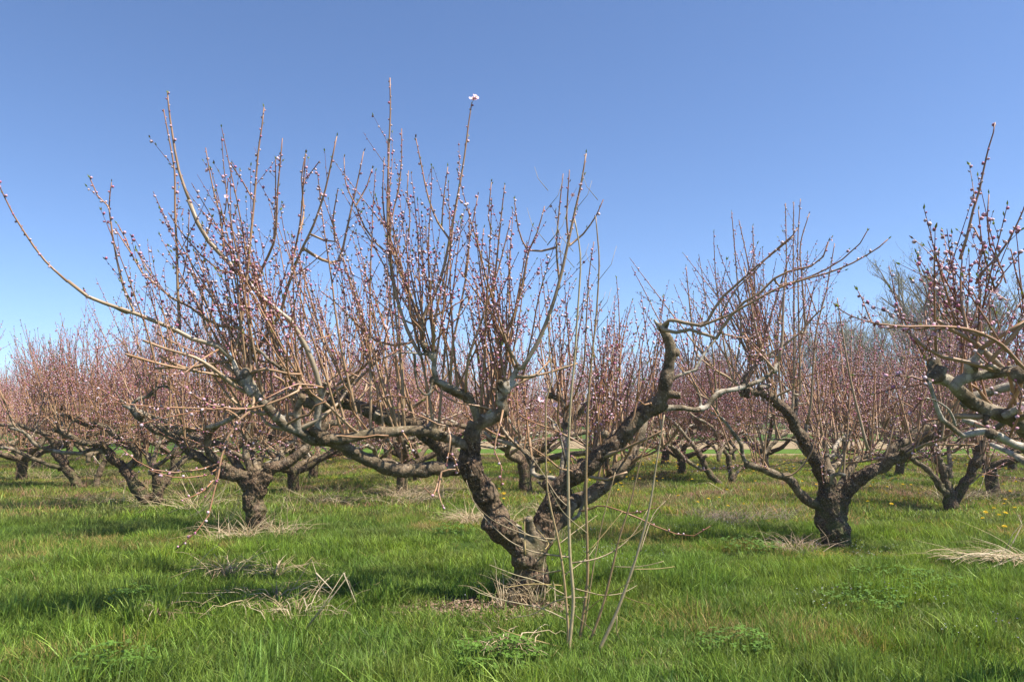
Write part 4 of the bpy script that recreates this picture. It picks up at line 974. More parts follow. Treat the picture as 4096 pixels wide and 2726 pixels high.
traced_small("peach tree farthest left in front row, two short trunks spread in a V", (200, 1122),
    [('r12', [(840, 1190), (780, 1090), (700, 980), (640, 880), (560, 790)], 0, 0, 52, 46), ('r12', [(1000, 1190), (1020, 1080), (1060, 960), (1110, 880)], .1, .3, 36, 30)],
    [('r12', [(570, 800), (540, 680), (440, 600), (300, 560), (200, 520), (0, 520)], 0, -.6, 38, 22), ('r12', [(720, 960), (560, 950), (400, 890), (260, 830), (120, 770), (0, 750)], 0, -.6, 30, 22), ('r12', [(650, 880), (740, 780), (750, 700)], .1, .4, 34, 24),
     ('r12', [(560, 800), (680, 700), (640, 560), (560, 420), (640, 350), (700, 300)], .1, .2, 34, 30)], 221, (.5, 1.5, 2.6, 3.6), 80, 4.2)
traced_small("peach tree in a narrow V with a sawn upright stub, farther right", (2190, 1168),
    [('r5', [(1870, 900), (1865, 840), (1870, 790)], 0, 0, 52, 50), ('r5', [(1850, 860), (1840, 740), (1800, 620), (1780, 560)], 0, 0, 34, 26), ('r5', [(1780, 600), (1775, 540), (1780, 495)], 0, -.05, 20, 18)],
    [('r5', [(1880, 860), (1940, 760), (2000, 650), (2050, 540), (2090, 440)], 0, -.2, 42, 34), ('r5', [(1860, 830), (1790, 750), (1720, 650), (1640, 590), (1560, 540)], 0, -.3, 30, 20), ('r5', [(1830, 700), (1790, 590), (1740, 560), (1700, 520)], .1, .4, 22, 14)], 241, (.6, 1.5, 2.5), 80, 3.9)
traced_small("leaning peach tree behind a grey twig heap, bare limb slanting left", (1655, 1112),
    [('r13', [(1130, 1010), (1040, 920), (960, 800), (900, 680), (840, 580)], 0, 0, 44, 36)],
    [('r13', [(850, 600), (780, 500), (710, 420), (640, 330), (560, 240), (440, 180)], 0, -.2, 32, 18), ('r13', [(930, 820), (800, 760), (700, 680), (580, 560), (440, 520), (260, 480)], 0, -.3, 28, 20), ('r13', [(700, 420), (740, 320), (820, 280)], 0, .2, 20, 14)], 261, (.8, 2.0), 60, 4.0)
traced_small("peach tree with a thin dark upright trunk forking at knee height, mid distance", (1690, 1108),
    [('r13', [(1260, 1000), (1250, 880), (1230, 740), (1210, 640)], 0, 0, 44, 34), ('r13', [(1270, 960), (1310, 860), (1380, 790)], 0, 0, 24, 20)],
    [('r13', [(1200, 640), (1120, 520), (1060, 380), (980, 280), (860, 220), (740, 130)], 0, -.3, 30, 20), ('r13', [(1230, 630), (1300, 560), (1180, 440), (1060, 330)], 0, .2, 30, 24), ('r13', [(1380, 790), (1480, 760), (1600, 680), (1700, 560), (1820, 440), (1920, 380)], 0, .3, 30, 26)], 281, (1.0, 2.2), 60, 4.0)

# ------------------------------------------------------------------ prototype peach trees for the rows behind
def proto(seed, n_shoots=85, lod=1):
    rng = random.Random(seed); b = np.zeros(3)
    root = empty("peach_tree", (0, 0, 0))
    k = rng.choice((3, 4, 4, 5)); a0 = rng.uniform(0, 6.28)
    m = MB(); th = rng.uniform(.35, .65); lean = np.array([rng.uniform(-.2, .2), rng.uniform(-.2, .2), 0])
    tp = np.array([[0, 0, -.15], lean * .4 + [0, 0, th * .4], lean + [0, 0, th]]); m.tube(*crom(tp, [.15, .12, .12], .08), sides=10)
    sc, sb = scaffolds(rng, lean, [a0 + i * 2 * PI / k + rng.uniform(-.3, .3) for i in range(k)], th, (1.8, 2.6), .075, (.35, .9))
    for p, r in sc + sb:
        p, r = crom(p, r, .10); 
        r = r * (1 + np.array([noise.noise(Vector((i * .8, seed, 0))) for i in range(len(p))]) * .3)
        m.tube(p, r, 7 if r[0] > .04 else 5)
        if rng.random() < .5: m.blob(p[-1], max(.045, r[-1] * 1.5), seg=6)
    for arr in m.v:                                                 # gnarl
        for i in range(len(arr)): 
            v = Vector(arr[i]); arr[i] += np.array(noise.noise_vector(v * 6)) * .022
    m.build("trunk", BARK, root)
    c = Crown(seed + 1, 3, .055, 1.25, 1)
    br = c.branchlets(sc + sb, 44, L=(.4, 1.1), f0=.3)
    spawn(c, sc + sb + br * 3, int(n_shoots * 2.3), .42, (.7, 2.0), .22, b, fan=.24, zmax=rng.uniform(3.8, 4.4), latstep=.28)
    spawn(c, sc + sb, 22, .2, (.25, .6), .9, b); c.droop(sc + sb + br, 50)
    c.finish(root, b)
    return root

PROTOS = [proto(301 + 7 * i) for i in range(6)]
def rows():
    R = random.Random(3); used = [False] * len(PROTOS); spots = []
    lab = {(925, 1136): "peach tree behind the front tree's low limb, brown straw round its trunk", (718, 1098): "peach tree forking from the ground, seen between the left tree and the front tree",
           (1568, 1090): "small peach tree among dandelions, greenish trunk leaning left, right of the front tree", (1528, 1072): "thin two-stemmed peach tree beside the pale strip, right of the front tree", (82, 1082): "peach tree stump-thick at the foot behind straw, by the left edge",
           (2330, 1085): "peach tree behind the thick dark limbs at the right edge"}
    for (vx, vy), l in lab.items():
        g = ground_at(vx, vy); spots.append((g[0], g[1], l, R.uniform(.92, 1.05)))
    # rest of the near block: rows on the same 5 m grid
    u = np.array([-2.4, 2.5]); v = np.array([2.5, 2.3]); o = MAIN[:2]
    for i in range(-9, 14):
        for j in range(-9, 14):
            p = o + u * i + v * j + np.array([R.uniform(-.3, .3), R.uniform(-.3, .3)])
            lim = 27.6 if p[0] > -.06 * p[1] else 31.5
            if p[1] < 15.5 or p[1] > lim or abs(p[0]) > .72 * p[1] + 3: continue
            if any(math.hypot(p[0] - s[0], p[1] - s[1]) < 2.35 for s in spots): continue
            if any(math.hypot(p[0] - q[0], p[1] - q[1]) < 3.2 for q in (ground_at(200, 1122), ground_at(2190, 1168), ground_at(1690, 1108))): continue
            spots.append((p[0], p[1], "peach tree at the back of the near rows, mostly hidden by nearer crowns", R.uniform(.9, 1.08)))
    near = len(spots)
    # far block beyond the pale and green strips
    far = []
    for r_, y in enumerate((41, 46, 51, 57, 64, 91, 94.5, 98.5, 103)):
        x = -(.72 * y + 3) + R.uniform(0, 3)
        while x < .72 * y + 4:
            right = x > -.08 * y
            if (y < 90 and not right) or (y > 90 and right): far.append((x + R.uniform(-.4, .4), y + R.uniform(-.5, .5), None, R.uniform(.95, 1.15)))
            x += 4.4 if y < 90 else 3.9
    n_ = 292 - near
    if len(far) > n_: far = [f for i, f in enumerate(far) if (i * 37) % 100 < 100 * n_ / len(far)]
    for f in far: spots.append((f[0], f[1], "small distant peach tree in the pink rows beyond the field strips", f[3]))
    for n, (x, y, l, s) in enumerate(spots):
        k = R.randrange(len(PROTOS))
        if n < len(PROTOS): k = n
        r = PROTOS[k] if not used[k] else copy_tree(PROTOS[k]); used[k] = True
        r.location = (x, y, zg(x, y) if y < 30 else 0); r.rotation_euler = (0, 0, R.uniform(0, 2 * PI)); r.scale = (s, s, s * R.uniform(.94, 1.04))
        tag(r, l, "peach tree", "peach trees of the orchard" if n < len(lab) else ("peach trees at the back of the near rows" if n < near else "peach trees in the far rows"))
rows()

# ------------------------------------------------------------------ tall bare trees far behind
def bare_proto(seed, H=11.0, spread=.5):
    R = random.Random(seed); m = MB(); tw = MB(); lf = MB(); root = empty("bare_tree", (0, 0, 0))
    def grow(p, d, L, r, lvl):
        n = 5; pts = [p.copy()]
        for i in range(n):
            d = d + np.array([R.gauss(0, .09), R.gauss(0, .09), .05]); d /= np.linalg.norm(d); p = p + d * L / n; pts.append(p.copy())
        pts = np.array(pts); rad = np.linspace(r, r * .45, n + 1)
        (m if lvl < 2 else tw).tube(pts, rad, (8, 6, 4, 3, 3)[lvl], cap=False)
        if lvl >= 3:
            for k in range(3 if lvl == 4 else 2):
                q = pts[R.randrange(1, n + 1)] + np.array([R.gauss(0, .05) for _ in range(3)]); s = R.uniform(.02, .045); a = np.array([R.gauss(0, 1) for _ in range(3)]) * s; c_ = np.array([R.gauss(0, 1) for _ in range(3)]) * s
                g = R.uniform(.7, 1.2); lf.add([q, q + a, q + a + c_, q + c_], [[0, 1, 2, 3]], col=[.34 * g, .33 * g, .13 * g])
        if lvl == 4: return
        nk = (7, 6, 5, 4)[lvl]
        for k in range(nk):
            f = R.uniform(.3 if lvl else .25, 1.0); i = min(n - 1, int(f * n)); q = pts[i] + (pts[i + 1] - pts[i]) * (f * n - i if f < 1 else 1)
            a = R.uniform(0, 2 * PI); e = R.uniform(.35, .8); dd = d * math.cos(e) + np.array([math.cos(a), math.sin(a), R.uniform(.0, .6)]) * math.sin(e) * (1 + spread * .5)
            grow(q, dd / np.linalg.norm(dd), L * R.uniform(.45, .68), max(.009, r * R.uniform(.36, .5)), lvl + 1)
    for k in range(R.choice((2, 3))):
        grow(np.array([R.uniform(-.3, .3), R.uniform(-.3, .3), -.2]), np.array([R.uniform(-.3, .3), R.uniform(-.3, .3), 1]), H * .55, .26, 0)
    t = m.build("trunk", GREYBARK, root); c = tw.build("crown", GREYTWIG, root); lf.build("leaf_buds", LEAF, c)
    return root
def plain(name, c1, c2):
    m, t, ns, ln = newmat(name); out = N(t, "ShaderNodeOutputMaterial"); b = N(t, "ShaderNodeBsdfPrincipled"); ln.new(b.outputs[0], out.inputs[0])
    tc = N(t, "ShaderNodeTexCoord").outputs['Object']; n = noisen(t, tc, 3, 4, .6)
    ln.new(ramp(t, n.outputs[0], [(.35, c1), (.65, c2)]).outputs[0], b.inputs['Base Color']); b.inputs['Roughness'].default_value = .85; return m
GREYBARK = plain("bare_tree_bark", (.12, .10, .075), (.24, .21, .165)); GREYTWIG = plain("bare_tree_twigs", (.19, .16, .115), (.27, .235, .16))
def far_trees():
    B = [bare_proto(71), bare_proto(82), bare_proto(95)]
    # (view x, distance, height of top in view pixels, label)
    sp = [(2205, 74, 600, "broad tall bare tree greening at the right, behind the pink rows"), (2320, 72, 625, "tall bare tree farthest right, cut by the edge, behind pink twigs"), (2110, 80, 668, "rounded bare tree left of the tallest bare tree at the right"),
          (2005, 92, 725, "low wide bare tree beyond the rows, left of the tall greening trees"), (1920, 100, 698, "bluish bare tree standing behind the right-hand peach tree's crown"), (1860, 104, 740, "smaller bluish bare tree behind the right-hand peach tree's crown, left of another"),
          (1640, 110, 800, "low bare tree on the horizon right of the front tree's sawn limb"), (2420, 80, 640, "bare tree partly out of view at the far right edge")]
    for i, (vx, Y, top, l) in enumerate(sp):
        r = B[i] if i < 3 else copy_tree(B[i % 3])
        x = (vx - 1178) / 1767 * Y; h = (955 - top) / 1767 * Y + 1.6; s = h / 11.0
        r.location = (x, Y, 0); r.scale = (s * 1.05, s * 1.05, s); r.rotation_euler = (0, 0, i * 1.3); tag(r, l, "tree", "bare trees beyond the orchard")
    R = random.Random(8); m = MB()
    for i in range(5200):
        x = R.uniform(-170, 170); y = R.uniform(150, 165); hh = 3.2 + 2.2 * noise.noise(Vector((x * .06, 0, 0))) + R.uniform(-1, 1); p = np.array([x, y, 0]); d = np.array([R.gauss(0, .35), R.gauss(0, .2), 1]) * hh
        m.tube([p, p + d * .5 + [R.gauss(0, .2), 0, 0], p + d], [.11, .07, .035], 3, cap=False, col=[.10, .10, .05])
    tag(m.build("far_wood", plain("far_hedge", (.07, .075, .03), (.13, .115, .06))), "low dark line of scrub and wood along the horizon", "wood", kind='stuff')
far_trees()

# ------------------------------------------------------------------ tan canes in front of the main tree
def canes():
    b = ground_at(1325, 1492); b[2] = zg(b[0], b[1]); Y = b[1]
    root = empty("young_sapling", b); tag(root, "clump of slender tan canes with thin side twigs before the front tree", "sapling")
    R = random.Random(4)
    main = [([('r3', [(788, 1400), (797, 1280), (775, 1000), (742, 780), (692, 560), (676, 400), (675, 0)]), ('r7', [(1318, 1600), (1300, 1400), (1308, 1250)])], 0, 9),
            ([('r3', [(795, 1440), (812, 1280), (826, 1100), (808, 870), (800, 600), (798, 300), (812, 0)]), ('r7', [(1435, 1480), (1450, 1250), (1466, 1000), (1458, 880), (1434, 750)])], -.1, 12),
            ([('r3', [(855, 1370), (880, 1210), (905, 1000), (903, 800), (897, 500), (903, 200), (910, 0)]), ('r7', [(1525, 1480), (1548, 1250), (1563, 1000), (1556, 860), (1545, 740)])], .15, 11),
            ([('r3', [(880, 1300), (900, 1190), (930, 980), (962, 800), (1002, 620), (1060, 400)])], .3, 5),
            ([('r3', [(915, 1350), (985, 1160), (1040, 950), (1082, 770), (1150, 550), (1203, 330), (1275, 90)])], .1, 9),
            ([('r3', [(955, 1420), (1055, 1210), (1120, 1040), (1190, 830), (1250, 600), (1290, 350), (1333, 80)])], -.15, 11)]
    side = [([(800, 872), (700, 860), (600, 843), (500, 800), (430, 750), (320, 640), (260, 540), (230, 445)], 5), ([(725, 772), (640, 765), (550, 743), (400, 680), (310, 610), (270, 560)], 4), ([(755, 945), (640, 970), (540, 1000), (450, 992)], 3),
            ([(762, 1030), (600, 1022), (440, 1042)], 3), ([(780, 1082), (640, 1012), (500, 970), (358, 915)], 4), ([(790, 1222), (650, 1158), (450, 1115), (310, 1075), (250, 1040)], 4), ([(820, 905), (960, 880), (1080, 820), (1170, 730), (1240, 610)], 5),
            ([(825, 1045), (930, 1072), (1000, 1085), (1100, 1072), (1180, 1030)], 4), ([(1105, 1090), (1180, 1120), (1280, 1140)], 3), ([(1160, 940), (1300, 937), (1390, 925)], 2.4), ([(1055, 925), (1150, 928), (1240, 918), (1330, 895)], 2.4),
            ([(905, 850), (1000, 740), (1100, 620)], 3), ([(745, 1370), (600, 1330), (500, 1300), (400, 1262)], 3.5), ([(818, 1088), (700, 1130), (600, 1190), (470, 1212)], 4), ([(745, 800), (850, 720), (960, 640)], 3), ([(640, 840), (690, 800), (600, 690)], 3),
            ([(903, 740), (830, 680), (760, 610), (700, 500)], 3), ([(1075, 800), (1180, 740), (1290, 640), (1370, 520)], 3.5), ([(1200, 840), (1270, 640), (1340, 560)], 3), ([(905, 1095), (800, 1098), (720, 1080)], 3), ([(775, 975), (820, 940), (900, 880), (960, 800)], 3),
            ([(885, 1190), (960, 1120), (1060, 1060), (1160, 1000)], 3), ([(820, 1180), (900, 1250), (980, 1330), (1060, 1370)], 3), ([(1070, 1200), (1068, 1290), (1085, 1330)], 3), ([(730, 765), (700, 790), (560, 740), (440, 650)], 3), ([(770, 945), (690, 960), (580, 940)], 3), ([(560, 860), (555, 760), (556, 650)], 5), ([(810, 600), (740, 540), (640, 380), (560, 270)], 3.5)]
    for paths, dy, r in main:
        pts = []; 
        for reg, q in paths:
            p, _ = tr(reg, q, Y + dy, Y + dy, 1, 1); pts.append(p)
        pts = np.vstack(pts); rad = np.linspace(r, max(3, r * .35), len(pts)) * .60 / F * Y
        p, rr = crom(pts, rad, .06)
        for i in range(len(rr)):
            if i % 3 == 0: rr[i] *= 1.12
        kc = R.choice(([.44, .31, .15], [.36, .24, .11], [.48, .37, .2])); m = MB(); m.tube(p - b, rr, 8, col=kc)
        for i in range(4, len(p) - 1, 2):
            u = np.array([R.uniform(-1, 1), R.uniform(-1, 1), .5]); u /= np.linalg.norm(u); m.tube([p[i] - b, p[i] - b + u * (rr[i] + .007)], [.004, .0015], 4, col=[.34, .24, .13])
        s_ = m.build("stem", CANE, root)
    m = MB()
    for q, r in side:
        p, rad = tr('r3', q, Y, Y + R.uniform(-.45, .45), r, 1.6); p, rad = crom(p, rad, .05)
        m.tube(p - b, rad, 5, col=R.choice(([.40, .29, .11], [.36, .27, .15], [.44, .36, .2])))
    for k in range(26):                                             # thin twigs on the upper canes
        y = 700 + 900 * R.random(); x0 = R.choice((2185, 2300, 2390)) + R.uniform(-8, 8); p0 = P(x0, y, Y); sg = R.choice((-1, 1)); 
        l = R.uniform(.1, .3)
        m.tube([p0 - b, p0 - b + np.array([sg * l * .4, 0, l * .5]), p0 - b + np.array([sg * l * .55, 0, l])], [.0024, .0018, .001], 4, col=[.38, .30, .18])
    m.build("side_twigs", CANE, root)
canes()

# ------------------------------------------------------------------ dry straw, twig heaps, litter, weeds, flowers
def ribbon(m, pts, w, col):
    pts = np.asarray(pts, float); n = len(pts); V = []; 
    t = np.gradient(pts, axis=0); sd_ = np.cross(t, [.2, -.5, 1]); sd_ /= np.linalg.norm(sd_, axis=1, keepdims=True) + 1e-9
    f = np.linspace(1, .25, n)[:, None]; up = np.cross(sd_, t); up /= np.linalg.norm(up, axis=1, keepdims=True) + 1e-9
    V = np.stack([pts - sd_ * w * f, pts + up * w * .5 * f, pts + sd_ * w * f], 1).reshape(-1, 3)
    q = [[3 * i + j, 3 * i + j + 1, 3 * i + j + 4, 3 * i + j + 3] for i in range(n - 1) for j in range(2)]
    m.add(V, q, col=col)
STRAWC = ([.50, .38, .22], [.38, .27, .14], [.6, .48, .31], [.27, .18, .10], [.38, .28, .15], [.22, .17, .07])
def straw_clump(vx, vy, n, rad, L, up, label, seed, wd=.004, cols=STRAWC, tall=0, name="dry_grass_clump", cat="dry grass", flat=.0, az=None):
    b = ground_at(vx, vy); b[2] = zg(b[0], b[1]); R = random.Random(seed); m = MB(); cen = [(R.gauss(0, rad * .6), R.gauss(0, rad * .5), R.uniform(.1, .5)) for _ in range(7 if n > 50 else 1)]
    for i in range(int(n * 1.1)):
        a = R.uniform(0, 2 * PI); cx, cy, cr = R.choice(cen); r = abs(R.gauss(0, rad * (cr if n > 50 else .5))); p = np.array([cx + r * math.cos(a), cy + r * math.sin(a) * .8, .03 + flat * R.random()])
        a2 = (a + R.gauss(0, 1)) if az is None else az + R.gauss(0, .5); e = R.uniform(*up); d = np.array([math.cos(a2) * math.cos(e), math.sin(a2) * math.cos(e), math.sin(e)]); l = L * R.uniform(.35, 1.25)
        pts = [p]; kink = R.random() < .25
        for k in range(6):
            d = d + np.array([R.gauss(0, .1), R.gauss(0, .1), R.gauss(-.10, .09)]); 
            if kink and k == 3: d[2] = -abs(d[2]) - .5
            d /= np.linalg.norm(d); q = pts[-1] + d * l / 6; q[2] = max(q[2], .05 + R.random() * .08); pts.append(q)
        ribbon(m, pts, wd * R.uniform(.55, 1.25), R.choice(cols))
    o = m.build(name, STRAW); o.location = b; tag(o, label, cat, "clumps of dry grass in the orchard" if name == "dry_grass_clump" else None)
    return o
straw_clump(560, 1250, 150, .42, .45, (.2, 1.2), "dry straw tussock hugging the foot of the left tree's trunk", 1)
straw_clump(548, 1335, 90, .28, .42, (.1, .9), "flattened straw tussock in green grass in front of the left tree", 2)
straw_clump(880, 1150, 330, 1.0, .75, (.1, .9), "wide mat of bent straw under the front tree's low limb", 3)
straw_clump(1070, 1205, 170, .55, .55, (.1, .9), "straw tussock just left of the front tree's leaning trunk", 4)
straw_clump(1195, 1398, 95, .18, .34, (.5, 1.4), "short straw tuft right at the foot of the front tree", 5, wd=.003)
straw_clump(460, 1170, 70, .6, 1.2, (.4, 1.2), "tall loose straw stalks between the two left-hand trees", 6)
straw_clump(245, 1160, 60, .7, 1.0, (.2, .8), "long straw stalks lying in grass before the two-trunk tree", 7)
straw_clump(110, 1105, 130, 1.2, .8, (.3, 1.2), "pale dry grass round the leftmost trees", 8)
straw_clump(2345, 1290, 70, .42, .75, (.0, .8), "heap of pale reed stalks at the right edge", 9, wd=.006, az=PI)
straw_clump(1850, 1262, 60, .35, .4, (.3, 1.0), "small dead grass tuft at left of the stout right-hand trunk", 10, cols=([.3, .2, .12], [.36, .26, .16]))
straw_clump(1000, 1130, 130, .9, .6, (.2, 1.1), "brown dry grass behind the front tree's trunk", 12, cols=([.38, .26, .14], [.45, .33, .18]))
straw_clump(1270, 1185, 80, .5, .5, (.3, 1.2), "dry grass seen through the fork of the front tree", 13)
straw_clump(1960, 1120, 70, .8, .5, (.3, 1.0), "dry grass behind the stout right-hand tree", 14)
straw_clump(620, 1400, 40, .5, .5, (.0, .35), "few broken straws lying in grass below the left tree", 15)
straw_clump(380, 1445, 16, .15, .35, (.0, .4), "small bent straw wisp in the left foreground grass", 16)
straw_clump(2300, 1150, 110, .8, .7, (.2, 1.0), "dry grass behind the dandelions at the right edge", 17)
straw_clump(1100, 1545, 26, .4, .3, (.0, .4), "scattered straws at the bottom edge below the front tree", 18)
straw_clump(1690, 1195, 210, .55, .75, (.1, 1.0), "grey-brown heap of fine dead twigs between the front and right trees", 11, wd=.0024, cols=([.24, .17, .13], [.32, .24, .18], [.18, .13, .10]), name="twig_heap", cat="twig heap")
straw_clump(500, 1205, 26, .5, .9, (.9, 1.5), "sparse upright tan stalks left of the left tree's trunk", 31, wd=.003)
straw_clump(650, 1185, 22, .5, .8, (.6, 1.4), "thin tan stalks slanting beside the left tree's trunk on its right", 32, wd=.003)
straw_clump(1340, 1250, 24, .5, .7, (.9, 1.5), "thin upright stalks right behind the tan canes", 33, wd=.0026)
straw_clump(760, 1440, 34, .35, .4, (.1, 1.0), "small straw bunch at the foot of the kinked reeds", 34, wd=.0035)
def reeds():
    R = random.Random(6)
    for lab, base, paths in (("three bent pale reed stalks with sharp kinks in the left foreground grass", (800, 1480), [('r8', [(1580, 960), (1700, 800), (1800, 640), (1830, 690), (1848, 810)], 6), ('r8', [(1600, 940), (1720, 790), (1815, 665)], 5), ('r8', [(1480, 800), (1560, 680), (1632, 572), (1655, 640), (1672, 710), (1728, 748)], 5)]),
                             ("bundle of dry reeds leaning right in the left foreground", (690, 1440), [('r8', [(1340, 1000), (1400, 900), (1480, 820), (1590, 770), (1600, 840), (1612, 900)], 5), ('r8', [(1270, 990), (1320, 930), (1400, 880), (1460, 830)], 4), ('r8', [(1300, 1000), (1345, 890), (1340, 960)], 3), ('r8', [(1360, 940), (1440, 860), (1500, 790), (1600, 720), (1700, 740)], 3), ('r8', [(1550, 870), (1640, 830), (1740, 760)], 3)]),
                             ("single tan straw leaning over the grass, left foreground", (540, 1390), [('r8', [(880, 750), (960, 670), (1050, 580), (1100, 525), (1155, 492)], 4), ('r8', [(1120, 540), (1160, 600), (1180, 640)], 3)]),
                             ("short pale hooked straw standing in the left foreground", (355, 1410), [('r8', [(815, 880), (820, 830), (806, 768), (803, 830)], 4)]),
                             ("long low straws slanting away left of the left-hand tree's trunk", (560, 1200), [('r8', [(890, 420), (1000, 340), (1180, 250), (1290, 180)], 3), ('r8', [(940, 400), (1050, 320), (1180, 200)], 3), ('r8', [(880, 330), (1000, 280), (1120, 190), (1170, 150)], 3)]),
                             ("pale forked reed lying in grass beside the right edge", (2300, 1300), [('r5', [(1770, 1240), (1900, 1235), (2060, 1210), (2160, 1190), (2230, 1185)], 6), ('r5', [(1860, 1330), (2000, 1310), (2150, 1290), (2300, 1240)], 6), ('r5', [(2080, 1335), (2200, 1260), (2280, 1130), (2340, 1010)], 5), ('r5', [(2230, 1180), (2280, 1070), (2340, 1000), (2330, 945), (2300, 940)], 5), ('r5', [(1880, 1290), (1960, 1240)], 4)]),
                             ("bent straw with an angular crook above the grey twig heap", (1700, 1150), [('r13', [(860, 1120), (760, 995), (990, 965), (1200, 1110)], 5), ('r13', [(920, 1130), (990, 990), (1080, 1070)], 4), ('r13', [(1120, 1150), (1320, 750), (1285, 715)], 3), ('r13', [(1360, 870), (1440, 1060)], 4), ('r13', [(1740, 930), (1880, 1090)], 3)]),
                             ("white dry blade curling at the bottom edge of the grass", (830, 1560), [('r8', [(1790, 1215), (1850, 1195), (1920, 1190), (1990, 1175)], 7), ('r8', [(1840, 1200), (1900, 1150), (1985, 1122)], 4)])):
        b = ground_at(*base); b[2] = zg(b[0], b[1]); m = MB()
        for reg, q, r in paths:
            p, rad = tr(reg, q, b[1], b[1] + R.uniform(-.1, .1), r, r * .45); rad = rad * .55; m.tube(p - b, rad, 5, col=R.choice(([.50, .40, .24], [.44, .34, .20], [.56, .47, .31])))
            if r > 4: ribbon(m, np.array([p[len(p) // 2] - b, p[-1] - b + [.02, 0, .02]]), rad[0] * 1.5, [.52, .43, .28])
        o = m.build("reed_stalks", STRAW); o.location = b; tag(o, lab, "dry reeds", "dry reed stalks in the grass")
reeds()

def litter():
    R = random.Random(12); m = MB(); cols = ([.33, .20, .12], [.24, .15, .09], [.42, .30, .2], [.16, .10, .07])
    for i in range(2600):
        a = R.uniform(0, 2 * PI); r = math.sqrt(R.random()) * (1.15 if i % 3 == 0 else .95); x = LITTER[0][0] + r * LITTER[0][2] * math.cos(a); y = LITTER[0][1] + r * LITTER[0][3] * math.sin(a); z = zg(x, y) + .005 + R.random() * .025
        s = R.uniform(.008, .024); u = np.array([R.gauss(0, 1), R.gauss(0, 1), R.gauss(0, .45)]); u /= np.linalg.norm(u); v = np.cross(u, [R.gauss(0, .4), R.gauss(0, .4), 1]); v /= np.linalg.norm(v); p = np.array([x, y, z])
        m.add([p - u * s, p + v * s * .4 + [0, 0, s * .2], p + u * s, p - v * s * .4], [[0, 1, 2, 3]], col=R.choice(cols))
    tag(m.build("leaf_litter", STRAW), "brown fallen leaves on thin soil before the front tree's trunk", "leaf litter", kind='stuff')
litter()

def weeds():
    R = random.Random(13)
    for vx, vy, n, rad, lab in ((300, 1405, 60, .2, "small broad-leaved weed patch in the left foreground grass"), (1150, 1548, 130, .32, "bright broad-leaved weeds at the bottom edge below the front tree"), (1725, 1265, 130, .4, "nettle-like weed patch left of the stout right-hand tree"),
                                (2085, 1350, 190, .55, "wide leafy weed patch in the right foreground"), (1990, 1395, 90, .35, "leafy weeds left of the wider weed patch in the right foreground"), (260, 1560, 80, .25, "dark leafy weeds at the bottom left edge"), (1045, 1235, 60, .3, "low green weeds under the front tree's left limb"), (1690, 1500, 60, .25, "small weed rosette at the lower right of the tan canes")):
        b = ground_at(vx, vy); b[2] = zg(b[0], b[1]); m = MB()
        for i in range(n):
            a = R.uniform(0, 2 * PI); r = rad * math.sqrt(R.random()); h = R.uniform(.06, .20) * (1 - .4 * r / rad); p = np.array([r * math.cos(a), r * math.sin(a), h]); g = R.uniform(.7, 1.2)
            m.tube([p * [1, 1, 0], p], [.0018, .0012], 3, cap=False, col=[.07, .14, .03])
            for k in range(4):
                az = k * PI / 2 + R.uniform(-.5, .5); e = R.uniform(-.2, .5); u = np.array([math.cos(az) * math.cos(e), math.sin(az) * math.cos(e), math.sin(e)]); v = np.array([-math.sin(az), math.cos(az), 0]); s = R.uniform(.022, .042)
                m.add([p, p + u * s * .5 + v * s * .34 + [0, 0, .004], p + u * s - [0, 0, s * .15], p + u * s * .5 - v * s * .34 + [0, 0, .004], p + u * s * .5], [], [[0, 4, 1], [1, 4, 2], [2, 4, 3], [3, 4, 0]], col=[.12 * g, .22 * g, .028 * g])
        o = m.build("weed_patch", LEAF); o.location = b; tag(o, lab, "weeds", "weed patches in the grass")
weeds()

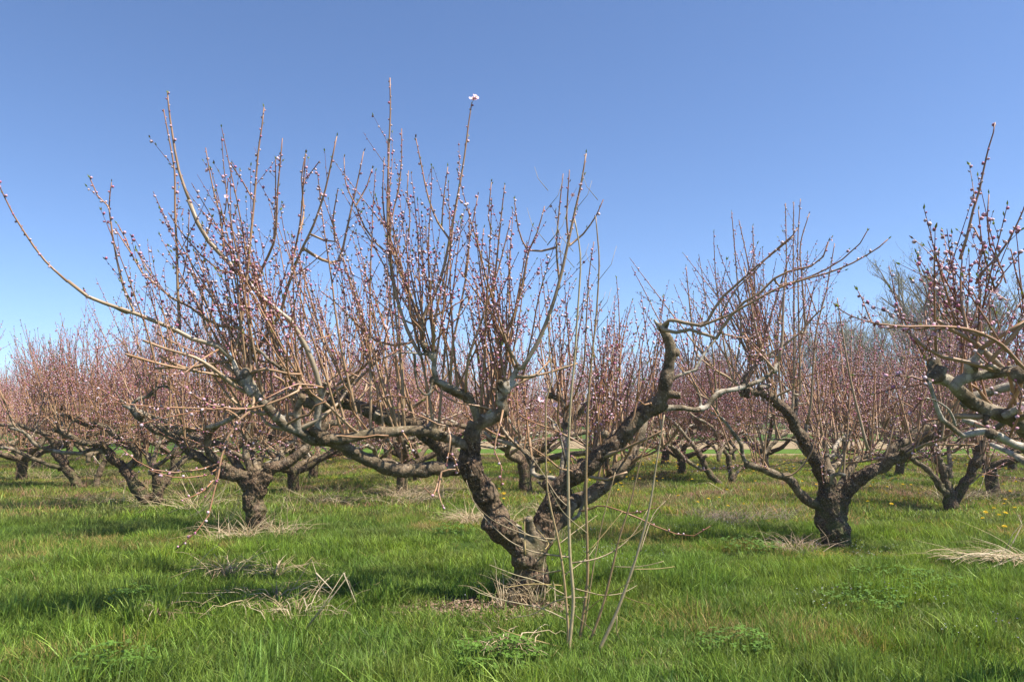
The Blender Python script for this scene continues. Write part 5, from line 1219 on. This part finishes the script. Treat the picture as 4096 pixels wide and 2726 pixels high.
def dandelions():
    R = random.Random(14)
    root = empty("dandelion", (0, 0, 0)); m = MB(); m.tube([(0, 0, 0), (.004, 0, .06), (.0, .004, .125)], [.002, .002, .0018], 4, col=[.14, .2, .05]); st = m.build("stalk", LEAF, root)
    m = MB(); 
    for k in range(26):
        a = k * 2.4; f = (k + 1) / 26; r = .021 * math.sqrt(f); u = np.array([math.cos(a), math.sin(a), 0]); v = np.array([-math.sin(a), math.cos(a), 0]); z = .127 + .010 * (1 - f); c = np.array([0, 0, .124])
        m.add([c, c * 0 + u * r + v * .0035 + [0, 0, z], c * 0 + u * (r + .003) + [0, 0, z - .001], c * 0 + u * r - v * .0035 + [0, 0, z]], [[0, 1, 2, 3]], col=[.80, .56, .02])
    m.build("flower_head", LEAF, root)
    spots = []
    for cx, cy, n, sx, sy in ((1530, 1085, 50, 90, 28), (1420, 1120, 22, 60, 20), (1310, 1075, 18, 60, 25), (1790, 1090, 22, 70, 30), (2060, 1130, 22, 60, 45), (2290, 1100, 20, 60, 40), (1120, 1150, 10, 50, 20), (1040, 1060, 10, 60, 12), (2200, 1070, 16, 80, 15), (1650, 1165, 8, 60, 40), (770, 1065, 8, 40, 10), (2320, 1200, 10, 40, 50), (1900, 1120, 8, 60, 30)):
        for k in range(n): spots.append((R.gauss(cx, sx * .55), R.gauss(cy, sy * .55)))
    hero = {0: ((1671, 1182), "largest yellow dandelion, alone between the front and right trees"), 1: ((2312, 1241), "yellow dandelion near the right edge above the reed heap"), 2: ((2060, 1160), "yellow dandelion right of the stout right-hand trunk")}
    first = True
    for i, (vx, vy) in enumerate(spots):
        if i in hero: (vx, vy), l = hero[i]
        else: l = "small yellow dandelion in the grass beyond the front trees"
        vy = max(1048, vy); g = ground_at(vx, vy)
        if abs(g[0]) > .7 * g[1] + .5: continue
        o = root if first else copy_tree(root); first = False; s = R.uniform(1.25, 1.75)
        o.location = (g[0], g[1], zg(g[0], g[1]) * (1 if g[1] < 28 else 0) + .04); o.rotation_euler = (R.uniform(-.3, .3), R.uniform(-.3, .3), R.uniform(0, 6)); o.scale = (s, s, s); tag(o, l, "dandelion", "dandelions in the orchard grass")
dandelions()

def speckles():
    """tiny white and violet spring flowers scattered in the sward"""
    R = random.Random(15); S = []
    for c in ([.75, .75, .8], [.28, .2, .5]):
        m = MB()
        for k in range(7):
            a = R.uniform(0, 6.28); r = .15 * math.sqrt(R.random()); p = np.array([r * math.cos(a), r * math.sin(a), R.uniform(.08, .15)]); s = .005
            for j in range(4):
                b_ = j * PI / 2; u = np.array([math.cos(b_), math.sin(b_), .3]) * s; v = np.array([-math.sin(b_), math.cos(b_), 0]) * s * .6; m.add([p, p + u + v, p + u * 1.3, p + u - v], [[0, 1, 2, 3]], col=c)
        me = m.mesh("speck"); me.materials.append(PETAL); S.append(bpy.data.objects.new("speck", me))
    pts, kd, rt, sc = [], [], [], []
    for i in range(420):
        y = math.sqrt(R.uniform(25, 400)); x = R.uniform(-.1, 1) * .72 * y
        if noise.noise(Vector((x * .5, y * .5, 40))) < .05: continue
        pts.append((x, y, zg(x, y))); kd.append(R.random() < .4); rt.append((0, 0, R.uniform(0, 6))); sc.append((1, 1, 1))
    scatter("wildflowers", S, pts, kd, rt, sc, "tiny white and violet flowers sprinkled through the grass", "wildflowers")
speckles()

def haze():
    m, t, ns, ln = newmat("haze"); out = N(t, "ShaderNodeOutputMaterial"); v = N(t, "ShaderNodeVolumePrincipled")
    v.inputs['Color'].default_value = (.80, .88, 1, 1); v.inputs['Density'].default_value = .0007; v.inputs['Anisotropy'].default_value = .2
    ln.new(v.outputs[0], out.inputs['Volume'])
    x, y0, y1, z0, z1 = 950, -70, 1650, -1.5, 24
    V = [(a, b, c) for c in (z0, z1) for b in (y0, y1) for a in (-x, x)]
    b = MB(); b.add(V, [[0, 2, 3, 1], [4, 5, 7, 6], [0, 1, 5, 4], [2, 6, 7, 3], [0, 4, 6, 2], [1, 3, 7, 5]])
    tag(b.build("haze", m), "thin pale haze over the far rows", "haze", kind='stuff')
haze()
